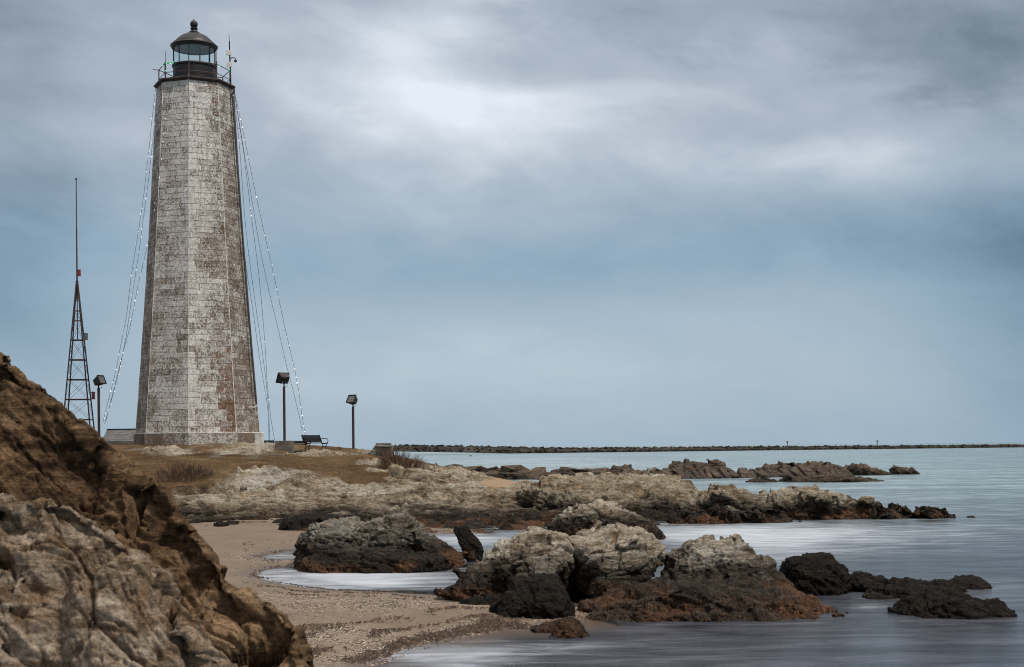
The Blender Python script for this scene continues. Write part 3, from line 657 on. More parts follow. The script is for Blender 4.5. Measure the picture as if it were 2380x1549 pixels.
# --- boulders of the cove
ROCKS = [
 # (name, slabs, label, kw)
 ('boulder', [([(684, 1340), (688, 1262), (705, 1232), (735, 1212), (770, 1200), (820, 1196), (850, 1215), (860, 1345)], 36.2, 1.4),
              ([(800, 1345), (830, 1215), (880, 1198), (915, 1186), (945, 1184), (968, 1200), (985, 1225), (990, 1345)], 36.6, 1.5),
              ([(930, 1345), (960, 1215), (1000, 1240), (1040, 1262), (1070, 1285), (1088, 1308), (1085, 1335)], 36.2, 1.2),
              ([(690, 1345), (700, 1300), (760, 1280), (860, 1272), (980, 1278), (1060, 1300), (1070, 1340)], 35.0, .9)],
  'wide dark boulder with grey knobbly crown and orange seaweed skirt standing between beach and cove', dict(voxel=.024, s=.8, amp=.13, fine=.5, facet=.4, seed=21, nchunk=22, csize=.32, dip=15, strike=-20)),
 ('boulder', [([(1052, 1224), (1068, 1219), (1092, 1222), (1112, 1252), (1126, 1280), (1122, 1300), (1108, 1312), (1092, 1308), (1075, 1276), (1060, 1248)], 37.4, .32)],
  'small black slab rock leaning upright beside the wide dark boulder', dict(voxel=.022, s=.4, amp=.05, seed=5, nchunk=5, csize=.12)),
 ('boulder', [([(1118, 1400), (1110, 1330), (1128, 1285), (1160, 1258), (1205, 1234), (1240, 1228), (1290, 1228), (1322, 1238), (1338, 1272), (1330, 1330), (1326, 1410)], 27.4, 1.0),
              ([(1040, 1382), (1075, 1362), (1085, 1320), (1120, 1300), (1160, 1300), (1170, 1420), (1110, 1415)], 27.2, .7),
              ([(1000, 1378), (1015, 1364), (1050, 1358), (1085, 1350), (1110, 1385), (1080, 1396), (1040, 1392)], 27.4, .4),
              ([(1160, 1420), (1180, 1330), (1240, 1300), (1300, 1310), (1325, 1420)], 26.4, .5)],
  'pale topped grey boulder with fissures standing behind the black rock on the sand', dict(voxel=.019, s=.85, amp=.095, fine=.42, facet=.42, seed=33, nchunk=14, csize=.30, dip=35, strike=10)),
 ('boulder', [([(1338, 1370), (1322, 1285), (1318, 1250), (1345, 1234), (1400, 1222), (1430, 1219), (1468, 1228), (1480, 1224), (1492, 1236), (1520, 1234), (1540, 1258), (1556, 1285), (1545, 1310), (1480, 1345), (1420, 1372)], 27.6, 1.1),
              ([(1400, 1400), (1380, 1340), (1430, 1290), (1520, 1285), (1545, 1310), (1490, 1350), (1440, 1400)], 27.1, .6),
              ([(1335, 1240), (1355, 1226), (1395, 1222), (1400, 1260), (1340, 1262)], 28.2, .6),
              ([(1290, 1400), (1295, 1310), (1350, 1285), (1420, 1300), (1450, 1400)], 28.5, .5)],
  'big pale brown overhanging boulder between the fissured grey boulder and the sloping ledge', dict(voxel=.019, s=.95, amp=.10, fine=.42, facet=.5, seed=41, nchunk=12, csize=.32, dip=-30, strike=-15)),
 ('rock_ledge', [([(1500, 1420), (1545, 1290), (1590, 1262), (1640, 1252), (1690, 1247), (1720, 1250), (1740, 1268), (1790, 1310), (1830, 1345), (1850, 1420)], 27.2, 1.6),
                 ([(1700, 1240), (1725, 1243), (1734, 1262), (1720, 1275), (1690, 1268)], 27.2, .3),
                 ([(1330, 1462), (1345, 1395), (1420, 1375), (1540, 1330), (1640, 1330), (1760, 1345), (1860, 1378), (1940, 1415), (1985, 1455)], 25.6, 1.3),
                 ([(1350, 1475), (1360, 1430), (1450, 1415), (1600, 1418), (1760, 1420), (1880, 1430), (1960, 1448), (2000, 1460)], 24.7, .7),
                 ([(1870, 1465), (1900, 1420), (1945, 1424), (1985, 1436), (2012, 1446), (2020, 1465)], 24.9, .5)],
  'long sloping dark ledge with craggy grey crest and orange seaweed foot at the water', dict(voxel=.021, s=.85, amp=.115, fine=.55, facet=.45, seed=52, nchunk=26, csize=.30, dip=28, strike=15)),
 ('boulder', [([(1142, 1448), (1146, 1405), (1170, 1375), (1205, 1346), (1240, 1328), (1262, 1325), (1290, 1345), (1325, 1380), (1340, 1412), (1330, 1448)], 25.0, .75)],
  'rounded triangular black boulder sitting on the sand in front of the pale boulders', dict(voxel=.02, s=.8, amp=.065, fine=.4, facet=.35, seed=61, nchunk=5, csize=.2)),
 ('boulder', [([(1063, 1412), (1068, 1398), (1090, 1386), (1120, 1384), (1142, 1400), (1138, 1424), (1090, 1422)], 26.2, .35)],
  'small black stone on the sand left of the triangular black boulder', dict(voxel=.018, s=.35, amp=.04, seed=62, nchunk=3, csize=.08)),
 ('boulder', [([(1120, 1392), (1130, 1380), (1150, 1376), (1168, 1386), (1165, 1412), (1130, 1410)], 26.3, .3)],
  'small dark stone wedged between the triangular black boulder and the pale boulder', dict(voxel=.018, s=.35, amp=.04, seed=63, nchunk=3, csize=.08)),
 ('boulder', [([(1078, 1446), (1090, 1434), (1108, 1432), (1140, 1446), (1180, 1452), (1170, 1462), (1090, 1456)], 24.6, .3)],
  'flat weedy dark stone half buried in sand in front of the triangular boulder', dict(voxel=.018, s=.3, amp=.04, seed=64, nchunk=3, csize=.07)),
 ('boulder', [([(1276, 1498), (1284, 1462), (1300, 1438), (1325, 1432), (1350, 1442), (1366, 1466), (1382, 1498)], 22.6, .42),
              ([(1232, 1462), (1255, 1446), (1300, 1436), (1310, 1470), (1240, 1470)], 23.3, .3)],
  'small weedy boulder standing in shallow water at the edge of the sand', dict(voxel=.016, s=.4, amp=.05, seed=65, nchunk=5, csize=.1)),
 ('boulder', [([(1812, 1390), (1818, 1305), (1832, 1296), (1850, 1300), (1868, 1290), (1900, 1283), (1930, 1288), (1955, 1310), (1972, 1345), (1975, 1390)], 29.0, .9)],
  'rounded dark boulder humped at the seaward end of the sloping ledge', dict(voxel=.024, s=.5, amp=.075, seed=71, nchunk=9, csize=.16)),
 ('rock_ledge', [([(1950, 1398), (1965, 1338), (1990, 1327), (2025, 1334), (2060, 1346), (2090, 1398)], 29.2, .6), ([(2040, 1395), (2070, 1349), (2105, 1342), (2150, 1352), (2200, 1395)], 28.6, .7),
                 ([(2120, 1395), (2150, 1352), (2185, 1350), (2215, 1346), (2235, 1356), (2240, 1395)], 28.8, .6), ([(1990, 1398), (2030, 1360), (2150, 1362), (2230, 1398)], 28.0, .6)],
  'low dark ledge in the water joining the humped boulder to the outer rocks', dict(voxel=.022, s=.5, amp=.09, fine=.7, seed=72, nchunk=22, csize=.17)),
 ('boulder', [([(2198, 1388), (2206, 1350), (2230, 1337), (2262, 1334), (2290, 1348), (2312, 1380)], 29.6, .7)],
  'domed dark rock farthest right in the water behind the long low rock', dict(voxel=.022, s=.5, amp=.05, seed=73, nchunk=5, csize=.13)),
 ('boulder', [([(2035, 1458), (2060, 1425), (2100, 1390), (2150, 1362), (2190, 1366), (2240, 1388), (2300, 1400), (2340, 1420), (2375, 1440), (2395, 1460)], 25.2, 1.1),
              ([(2200, 1460), (2260, 1398), (2310, 1390), (2350, 1420), (2365, 1460)], 24.8, .6)],
  'long low black rock lying in the water near the right edge', dict(voxel=.023, s=.6, amp=.10, fine=.6, seed=74, nchunk=24, csize=.2)),
 ('boulder', [([(2000, 1405), (2006, 1382), (2030, 1375), (2070, 1380), (2095, 1400)], 27.6, .4)],
  'small dark rock between the sloping ledge and the long low black rock', dict(voxel=.02, s=.4, amp=.045, seed=75, nchunk=4, csize=.1)),
 ('boulder', [([(1990, 1468), (2005, 1452), (2022, 1450), (2040, 1468)], 24.2, .25)],
  'tiny wave-washed stone off the tip of the sloping ledge', dict(voxel=.014, s=.25, amp=.03, seed=76, nchunk=3, csize=.06)),
 ('boulder', [([(1262, 1262), (1275, 1215), (1300, 1190), (1345, 1172), (1385, 1165), (1420, 1172), (1440, 1190), (1500, 1205), (1540, 1230), (1562, 1262)], 46.0, 1.5),
              ([(1330, 1250), (1345, 1180), (1390, 1164), (1425, 1176), (1440, 1250)], 46.2, 1.0)],
  'dark rock with small pale crown behind the pale boulders, in front of the headland', dict(voxel=.035, s=.85, amp=.16, seed=81, nchunk=16, csize=.35)),
 ('boulder', [([(495, 1232), (500, 1214), (514, 1206), (530, 1214), (534, 1230)], 52.0, .4)],
  'black jagged stone on the upper sand, the larger of two', dict(voxel=.03, s=.4, amp=.07, seed=82, nchunk=3, csize=.15)),
 ('boulder', [([(526, 1226), (527, 1209), (556, 1210), (555, 1224)], 52.6, .3)],
  'small black squared stone on the upper sand beside a jagged one', dict(voxel=.03, s=.5, amp=.03, seed=83, nchunk=0)),
 ('boulder', [([(648, 1226), (665, 1200), (720, 1192), (790, 1196), (800, 1235), (720, 1240)], 50.5, 1.0)],
  'low black weedy rock at the back of the sand under the headland', dict(voxel=.04, s=.7, amp=.10, seed=84, nchunk=6, csize=.3)),
 ('boulder', [([(558, 1139), (558, 1131), (563, 1125), (570, 1125), (575, 1131), (574, 1139)], 59.2, .18)],
  'small round black stone lying on the pale bedrock below the turf', dict(voxel=.025, s=.5, amp=.015, seed=85, nchunk=0)),
 # --- spit running out from the headland
 ('rock_spit', [([(1180, 1240), (1192, 1160), (1215, 1128), (1270, 1112), (1340, 1106), (1420, 1104), (1520, 1105), (1590, 1112), (1622, 1128), (1650, 1155), (1665, 1235)], 62.0, 5.5),
                ([(1560, 1235), (1600, 1150), (1650, 1134), (1720, 1135), (1760, 1150), (1810, 1172), (1840, 1235)], 59.5, 3.0),
                ([(1740, 1232), (1765, 1158), (1795, 1142), (1830, 1136), (1862, 1144), (1885, 1148), (1930, 1141), (1960, 1150), (2000, 1172), (2045, 1228)], 58.6, 2.4),
                ([(1960, 1228), (1990, 1177), (2020, 1168), (2042, 1172), (2062, 1183), (2112, 1191), (2140, 1218)], 57.6, 1.5),
                ([(2112, 1216), (2128, 1193), (2160, 1191), (2192, 1198), (2212, 1214)], 57.2, .9),
                ([(1525, 1240), (1545, 1206), (1600, 1200), (1700, 1204), (1790, 1198), (1850, 1206), (1880, 1234)], 55.2, 1.5),
                ([(1240, 1240), (1260, 1190), (1340, 1165), (1460, 1160), (1600, 1180), (1640, 1240)], 58.0, 2.5)],
  'long rocky spit, pale at its root, dark at its tip, running from the headland', dict(voxel=.05, s=1.7, amp=.26, an=.5, facet=.9, seed=191, nchunk=90, csize=.62, dip=22, strike=25)),
 ('boulder', [([(2240, 1206), (2248, 1198), (2262, 1198), (2272, 1206)], 57.0, .3)],
  'tiny dark rock awash beyond the tip of the spit', dict(voxel=.04, s=.4, amp=.04, seed=92, nchunk=2, csize=.1)),
 # --- rocks farther out
 ('rock_islet', [([(1540, 1112), (1555, 1083), (1580, 1075), (1615, 1074), (1652, 1081), (1690, 1085), (1705, 1095), (1715, 1112)], 138, 5)],
  'tan rocky hump at the shore end of the far jetty', dict(voxel=.12, s=2.2, amp=.35, seed=93, nchunk=14, csize=.9)),
 ('rock_islet', [([(1766, 1100), (1775, 1085), (1800, 1079), (1835, 1081), (1850, 1100)], 140, 3)],
  'small brown rock on the far jetty between two larger humps', dict(voxel=.12, s=1.6, amp=.25, seed=94, nchunk=6, csize=.6)),
 ('rock_islet', [([(1828, 1112), (1840, 1085), (1862, 1075), (1900, 1073), (1950, 1084), (1980, 1098), (1990, 1112)], 138, 4)],
  'broad brown rock with pale top near the seaward end of the far jetty', dict(voxel=.12, s=2.0, amp=.32, seed=95, nchunk=12, csize=.8)),
 ('rock_islet', [([(1950, 1104), (1965, 1082), (1990, 1077), (2012, 1082), (2030, 1094), (2065, 1101), (2070, 1106)], 137, 3)],
  'dark knobbly rock at the seaward tip of the far jetty', dict(voxel=.11, s=1.4, amp=.3, seed=96, nchunk=12, csize=.6)),
 ('rock_islet', [([(2068, 1104), (2072, 1088), (2090, 1083), (2112, 1088), (2138, 1102)], 138, 2)],
  'small lone dark rock in the water off the tip of the jetty', dict(voxel=.1, s=1.2, amp=.2, seed=97, nchunk=6, csize=.5)),
 ('rock_reef', [([(1815, 1124), (1850, 1110), (1900, 1105), (1960, 1105), (2020, 1112), (2060, 1121)], 114, 3), ([(1725, 1122), (1750, 1113), (1790, 1114), (1815, 1121)], 114, 1.5), ([(1800, 1122), (1825, 1109), (1850, 1112), (1880, 1122)], 115, 1.5)],
  'low brown reef barely above the water in front of the far jetty', dict(voxel=.08, s=1.2, amp=.18, seed=98, nchunk=14, csize=.4)),
]
MATS = {52: M_ledge, 21: M_rock_grey, 5: M_rock_bare, 61: M_rock_bare, 62: M_rock_bare, 63: M_rock_bare, 71: M_rock_bare, 72: M_rock_bare, 73: M_rock_bare, 74: M_rock_bare, 75: M_rock_bare, 76: M_rock_bare, 82: M_rock_bare, 85: M_rock_bare, 83: M_rock_bare, 84: M_rock_bare, 191: M_rock_spit, 92: M_rock_bare,
        93: M_jetty, 94: M_jetty, 95: M_jetty, 96: M_jetty, 97: M_jetty, 98: M_jetty}
for nm, sls, lab, kw in ROCKS:
    kw.setdefault('mat_', MATS.get(kw['seed'], M_rock)); make_rock(nm, sls, lab, {'boulder': 'boulder', 'rock_ledge': 'ledge', 'rock_spit': 'rocks', 'rock_islet': 'rock', 'rock_reef': 'reef'}[nm], **kw)

# --- rubble jetty (near the shore) and breakwater (far out)
def rubble(name, line, n, size, width, height, mat_, seed, label, el=(1.3, 1, .7), hv=(.55, 1.0)):
    rs = np.random.RandomState(seed); mb = MB(); L = [Vector(p) for p in line]
    seg = [(L[i+1]-L[i]).length for i in range(len(L)-1)]; tot = sum(seg)
    for k in range(n):
        u = rs.rand()*tot; i = 0
        while u > seg[i] and i < len(seg)-1: u -= seg[i]; i += 1
        tv = (L[i+1]-L[i]).normalized(); nv_ = Vector((-tv.y, tv.x, 0))
        c = L[i]+tv*u; a_ = rs.uniform(-1, 1); hh = height*(1-abs(a_)**1.5)
        c = c+nv_*a_*width; zc = c.z+hh*rs.uniform(*hv)-size*.35
        ax = np.array((Matrix.Rotation(rs.uniform(0, 6.3), 3, 'Z') @ Matrix.Rotation(rs.normal(0, .35), 3, 'X')))
        chunk(mb, (c.x, c.y, zc), size*rs.uniform(.6, 1.25), ax, rs, 11, el)
    # core so nothing shows through
    for i in range(len(L)-1):
        tv = (L[i+1]-L[i]).normalized(); nv_ = Vector((-tv.y, tv.x, 0)); pts = []
        for q in (L[i], L[i+1]):
            for a_, hz in ((-1.1, -1), (1.1, -1), (-.55, height*.62), (.55, height*.62)): pts.append(q+nv_*a_*width+Vector((0, 0, hz)))
        mb.hull(pts)
    return mb.build(name, mat_)
o = rubble('breakwater', [P(905, 1043, 640)*1, P(1300, 1050, 690), P(1800, 1046, 755), P(2450, 1040, 840)], 3000, .85, 4.5, 2.3, M_breakwater, 5, '', (1.5, 1, .6), (.86, 1.0))
for v_ in (): pass
tag(o, 'long dark rubble breakwater stretching along the horizon', 'breakwater')
o = rubble('stone_jetty', [G(985, 1104, .25)*1, G(1120, 1110, .1), G(1300, 1112, 0), G(1420, 1113, 0), G(1560, 1112, 0)], 190, 1.0, 3.2, .95, M_jetty, 6, '')
tag(o, 'low dark jetty of tumbled blocks behind the headland', 'jetty')
# sloping slab revetment carrying the islet rocks
mb = MB(); rs = np.random.RandomState(8)
a0, b0 = G(1555, 1114, 0), G(1990, 1106, 0)
for k in range(34):
    c = a0.lerp(b0, (k+.5)/34); wdt = (b0-a0).length/34
    mb.box((c.x, c.y+2.2, -.02+rs.uniform(-.14, .16)), (wdt*rs.uniform(.8, 1.15), 5.0, .8), Matrix.Rotation(rs.normal(0, .06), 3, 'Z') @ Matrix.Rotation(R(8.5)+rs.normal(0, .05), 3, 'X') @ Matrix.Rotation(R(rs.normal(4, 6)), 3, 'Y'), .1)
tag(mb.build('slab_revetment', M_jetty), 'dark row of sloping stone slabs at the foot of the far rocky humps', 'revetment')
# ------------------------------------------------------------------ headland
cols = {
 60:  [(1032, 80), (1050, 74), (1080, 69), (1110, 65), (1150, 60), (1190, 56), (1215, 53)],
 320: [(1031, 79), (1048, 74), (1073, 69), (1100, 65), (1140, 60), (1180, 56.5), (1207, 53.5)],
 460: [(1029, 77), (1045, 74), (1070, 69.5), (1095, 65), (1120, 61), (1150, 58), (1180, 55.8), (1207, 53.5)],
 600: [(1037, 77), (1050, 74), (1075, 69.5), (1100, 65), (1130, 61), (1160, 57.5), (1190, 55.3), (1213, 53.5)],
 640: [(1042, 78), (1056, 74)],
 680: [(1044, 78), (1058, 74), (1080, 69.5), (1105, 65), (1130, 61), (1160, 57.5), (1190, 55.3), (1218, 53)],
 760: [(1044, 79), (1060, 75), (1085, 70), (1110, 66), (1135, 62), (1165, 58), (1195, 55), (1226, 52.3)],
 830: [(1046, 80), (1064, 76), (1090, 70), (1113, 66), (1140, 62), (1170, 58), (1200, 54.5), (1230, 51.5)],
 900: [(1060, 79), (1078, 73), (1098, 69), (1118, 65), (1145, 61), (1175, 57), (1205, 54), (1235, 51)],
 960: [(1080, 76), (1092, 72), (1108, 68), (1126, 64), (1150, 60), (1180, 56), (1208, 53.3), (1238, 50.6)],
 1030: [(1094, 73), (1104, 70), (1118, 66), (1140, 61.5), (1175, 57), (1207, 53.7), (1238, 50.6)],
 1110: [(1110, 70), (1118, 66), (1140, 62), (1172, 57.5), (1205, 54), (1238, 50.8)],
 1190: [(1142, 67), (1150, 63), (1178, 58), (1210, 54), (1240, 50.8)],
 1260: [(1152, 66), (1160, 62), (1190, 57), (1215, 54), (1245, 50.6)]}
K = []
for cx, lst in cols.items():
    for py, Yq in lst: K.append(tuple(P(cx, py, Yq)))
BASE = P(460, 1028, 80).z
TX = P(460, 1010, 80).x
K += [(-45, 80, 3.1), (-45, 105, 2.8), (-30, 88, 3.1), (-17.6, 84, BASE-.02), (-14, 80, BASE-.1), (-21, 80, BASE-.05), (-19, 100, 2.8), (-12, 88, 3.0), (-9, 85, 2.9), (-6, 92, 1.6), (-2, 86, 1.2), (4, 82, .2), (9, 78, -.6), (-45, 60, 2.2), (-40, 50, .2), (12, 60, -.6), (12, 50, -.9), (-5, 105, .4), (5, 100, -.8), (-20, 115, 1.5), (-45, 118, 1.5)]
K = np.array(K)
def tps(r): return np.where(r > 1e-6, r*r*np.log(np.maximum(r, 1e-6)), 0)
n = len(K); kk = K[:, :2]*[1, .8]
Am = np.zeros((n+3, n+3)); Am[:n, :n] = tps(np.linalg.norm(kk[:, None]-kk[None], axis=2))+np.eye(n)*.6
Am[:n, n] = 1; Am[:n, n+1:] = kk; Am[n, :n] = 1; Am[n+1:, :n] = kk.T
sol = np.linalg.solve(Am, np.concatenate([K[:, 2], [0, 0, 0]]))
def head_z(X, Yv):
    q = np.stack([X.ravel(), Yv.ravel()*.8], 1); out = np.empty(len(q))
    for i in range(0, len(q), 40000):
        s_ = q[i:i+40000]
        out[i:i+40000] = tps(np.linalg.norm(s_[:, None]-kk[None], axis=2))@sol[:n]+sol[n]+s_@sol[n+1:]
    return out.reshape(X.shape)
def inpoly(px, poly):
    return sdf(poly, px[:, 0], px[:, 1])
xs = np.concatenate([np.arange(-46, -20, .5), np.arange(-20, -13, .12), np.arange(-13, 6.5, .075)])
ys = np.concatenate([np.arange(49.5, 62, .075), np.arange(62, 72, .11), np.arange(72, 86, .2), np.arange(86, 118, .8)])
X, Yv = np.meshgrid(xs, ys); Z = head_z(X, Yv)
V = np.stack([X, Yv, Z], -1).reshape(-1, 3)
px = proj(V); jn = fbm(V*[.55, .3, 1], 4)
# turf where the picture shows it: above the line where bedrock takes over, minus outcrops
bx = [-2000, 250, 400, 480, 520, 560, 610, 680, 740, 830, 880, 905, 935, 1010, 1300]
by = [1130, 1128, 1128, 1130, 1112, 1096, 1091, 1101, 1112, 1120, 1116, 1100, 1084, 1075, 1060]
gm = (np.interp(px[:, 0], bx, by)-px[:, 1])/7+jn*1.6
def patch(x, y, sx, sy): return 1-np.sqrt(((px[:, 0]-x)/sx)**2+((px[:, 1]-y)/sy)**2)
rockp = np.maximum.reduce([patch(395, 1049, 75, 7), patch(560, 1047, 75, 9)*1.1, patch(590, 1037, 66, 9)*1.2, patch(700, 1051, 40, 7), patch(800, 1051, 75, 5.5), patch(715, 1058, 50, 4)*.7, patch(450, 1029, 30, 3.5), patch(620, 1081, 26, 2)*.6, patch(440, 1098, 60, 6)*.8, patch(855, 1077, 36, 3)*.7, patch(880, 1090, 30, 5)*.6])
rk = np.clip(sstep(-.25, .25, rockp*2+jn*.5), 0, 1)
behind = Yv.ravel() > 80.5
grass = np.clip(sstep(-.3, .5, gm), 0, 1)*(1-rk*(~behind))
grass = np.where(behind, 1, grass)
pale = np.clip(np.maximum.reduce([patch(640, 1112, 130, 22)*1.2, patch(830, 1136, 140, 11)*1.1, patch(560, 1050, 110, 14)*.5, patch(395, 1049, 80, 8)*.4, patch(1120, 1118, 60, 12)*.6])+jn*.7, 0, 1)
sandm = np.clip(patch(1165, 1120, 60, 16)*2+jn*.5, 0, 1)*(Yv.ravel() > 63)
ax = axes(24, 28); rockm = 1-grass
N3 = np.array([0, -.55, .83]); rn = rock_noise(V, 2.6, ax, 7, 5, .45)*.62+rock_noise(V+2, 1.0, ax, 8, 5, .5)*.34+rock_noise(V+5, .35, ax, 9, 3)*.07
up = rn*rockm*(1-sandm)+.035*fbm(V*.9, 4)*grass+.04*sstep(0, .8, rk)*(~behind)*(.4+jn)*sstep(0, 1, rockp*3)
fade = sstep(3.0, 4.6, np.hypot(V[:, 0]-TX, V[:, 1]-80)) ; up = up*fade
V = V+N3*up[:, None]*[1, 1, 1]
o = link('headland', mesh_np('headland', V, grid_faces(*X.shape)), M_head, smooth=True)
tag(o, 'grassy headland with bare grey bedrock front below the lighthouse', 'headland', kind='structure')
attr(o.data, 'grass', grass); attr(o.data, 'pale', pale); attr(o.data, 'sand', sandm)
HV = V; HG = grass; HS = X.shape
def hz(x, y):                          # headland height at a place
    i = int(np.clip(np.searchsorted(ys, y), 0, len(ys)-1)); j = int(np.clip(np.searchsorted(xs, x), 0, len(xs)-1))
    return float(HV.reshape(*HS, 3)[i, j, 2])
# short dormant turf
def blades(name, pts, hgt, wid, mat_, seed, lean=.5, n3=1):
    rs = np.random.RandomState(seed); V = []; Fc = []; T = []
    for (x_, y_, z_) in pts:
        tone = rs.rand()
        for _ in range(n3):
            h_ = hgt*rs.uniform(.5, 1.3); a_ = rs.uniform(0, 6.28); l_ = rs.normal(0, lean, 2)*h_
            ox, oy = rs.normal(0, wid*2, 2) if n3 > 1 else (0, 0)
            k = len(V); dx, dy = math.cos(a_)*wid, math.sin(a_)*wid
            V += [(x_+ox-dx, y_+oy-dy, z_-.02), (x_+ox+dx, y_+oy+dy, z_-.02), (x_+ox+l_[0], y_+oy+l_[1], z_+h_)]
            Fc.append((k, k+1, k+2)); T.append(np.clip(tone+rs.normal(0, .15), 0, 1))
    me = mesh_np(name, V, Fc); attr(me, 'tone', T, 'FACE'); return link(name, me, mat_)
vis = (HG > .75) & (HV[:, 1] < 79.5) & (HV[:, 0] > -19) & (HV[:, 0] < -3) & (np.hypot(HV[:, 0]-TX, HV[:, 1]-80) > 3.7)
cand = np.nonzero(vis)[0]; pick = RS.choice(cand, min(14000, len(cand)), replace=False)
tag(blades('grass', HV[pick]+RS.normal(0, .03, (len(pick), 3))*[1, 1, 0], .032, .012, M_grass, 3, 1.2, 2), 'short brown dormant turf covering the headland', 'grass', kind='stuff')

# bare shrubs: stems fork into twigs
def twig_bush(name, c, rx, ry, hgt, nst, seed, label, cat, group=None, r0=.010, nt=5, zf=hz, kind=None):
    rs = np.random.RandomState(seed); V = []; Fc = []; T = []
    def tri(p0, p1, r, tone):
        d_ = p1-p0; s_ = np.cross(d_, [rs.normal(), rs.normal(), rs.normal()]); s_ /= max(np.linalg.norm(s_), 1e-6)
        s2 = np.cross(d_, s_); s2 /= max(np.linalg.norm(s2), 1e-6); k = len(V)
        for p_, rr in ((p0, r), (p1, r*.55)):
            for g in (0, 2.09, 4.19): V.append(p_+(s_*math.cos(g)+s2*math.sin(g))*rr)
        for j in range(3): Fc.append((k+j, k+(j+1) % 3, k+3+(j+1) % 3, k+3+j)); T.append(tone)
    for _ in range(nst):
        a_ = rs.uniform(0, 6.28); q = math.sqrt(rs.rand())
        x_, y_ = c[0]+rx*q*math.cos(a_), c[1]+ry*q*math.sin(a_)
        p = np.array([x_, y_, zf(x_, y_)-.05]); h_ = hgt*(1.05-.55*q**2)*rs.uniform(.6, 1.15)
        d_ = np.array([(x_-c[0])/max(rx, .1)*.5+rs.normal(0, .22), rs.normal(0, .2), 1]); d_ /= np.linalg.norm(d_)
        tone = rs.rand()
        for sgm in range(4):
            p2 = p+d_*h_/4; tri(p, p2, r0*(1-.18*sgm), tone)
            if sgm >= 1:
                for _t in range(nt if sgm > 1 else 2):
                    dd = d_+rs.normal(0, .55, 3); dd[2] = abs(dd[2])+.2; dd /= np.linalg.norm(dd)
                    tri(p2-d_*h_/4*rs.rand(), p2+dd*h_*rs.uniform(.12, .32), r0*.5, np.clip(tone+rs.normal(0, .2), 0, 1))
            p = p2; d_ = d_+rs.normal(0, .12, 3); d_ /= np.linalg.norm(d_)
    me = mesh_np(name, V, Fc); attr(me, 'tone', T, 'FACE')
    return tag(link(name, me, M_twig), label, cat, group, kind)
c = P(936, 1092, 71.5); twig_bush('bare_shrub', c, 1.0, .7, .95, 190, 1, 'bushy reddish bare shrub at the headland edge beside the monument', 'shrub')
c = P(985, 1100, 70.5); twig_bush('bare_shrub', c, .8, .6, .48, 130, 2, 'low grey brown bare shrub trailing down the bank right of the taller one', 'shrub')
c = P(428, 1104, 62.5); twig_bush('bramble_patch', c, 1.15, 1.3, .62, 420, 3, 'tangled dark red bramble patch behind the near outcrop', 'shrub', r0=.007, nt=6)
c = P(660, 1140, 60); twig_bush('dry_weed', c, 2.2, .8, .30, 60, 6, 'thin dry weeds growing in the pale bedrock', 'weeds', kind='stuff', nt=2, r0=.006)
c = P(790, 1043, 79); twig_bush('dry_weed', c, .03, .03, .36, 7, 7, 'sparse dry twigs on the skyline between bench and right floodlight', 'weeds', nt=3, r0=.010)
c = P(1045, 1094, 72); twig_bush('dry_weed', c, .02, .02, .45, 4, 8, 'lone dry stalk on the bank above the beach behind', 'weeds', nt=2, r0=.009)

# wrack hanging on the tide line: real strands laid over the rock surfaces
def wrack(targets, n, seed):
    rs = np.random.RandomState(seed); V = []; Fc = []; T = []
    pts = []; nr = []
    for o_ in targets:
        co = getco(o_.data); no = getno(o_.data)
        nn = fbm(co*.33*[1, 1, 1]+3.1, 3)
        m_ = (co[:, 2] > .0) & (co[:, 2] < .34+.3*nn) & (no[:, 1] < .25) & (nn > -.05)
        pts.append(co[m_]); nr.append(no[m_])
    pts = np.concatenate(pts); nr = np.concatenate(nr)
    sel = rs.choice(len(pts), min(n, len(pts)), replace=False)
    for i in sel:
        p = pts[i]; nn = nr[i]; down = np.array([0, 0, -1])-nn*(-nn[2]); down /= max(np.linalg.norm(down), 1e-3)
        side = np.cross(nn, down); s0 = p[1]/3305*1.6; s0 *= .6; L_ = s0*rs.uniform(4, 9); sw = rs.normal(0, .6)
        tone = rs.rand(); k = len(V)
        for u in (0, .33, .66, 1.0):
            q = p+down*L_*u+side*sw*L_*u*u+nn*(.006+.018*math.sin(u*3.1)); wd = s0*(.55-.35*u)
            V += [q-side*wd, q+side*wd]
        for j in range(3): Fc.append((k+2*j, k+2*j+1, k+2*j+3, k+2*j+2)); T.append(np.clip(tone*.8+rs.normal(0, .06), 0, 1))
    me = mesh_np('seaweed', V, Fc); attr(me, 'tone', T, 'FACE')
    tag(link('seaweed', me, M_weed), 'orange brown seaweed hanging over the rocks along the tide line', 'seaweed', kind='stuff')
wrack([o_ for o_ in scene.objects if o_.type == 'MESH' and o_.name.split('.')[0] in ('boulder', 'rock_ledge', 'rock_spit') and o_.get('label') and o_.dimensions.x > 1.5 and o_.data.materials[0] is not M_rock_bare]+[o], 14000, 4)

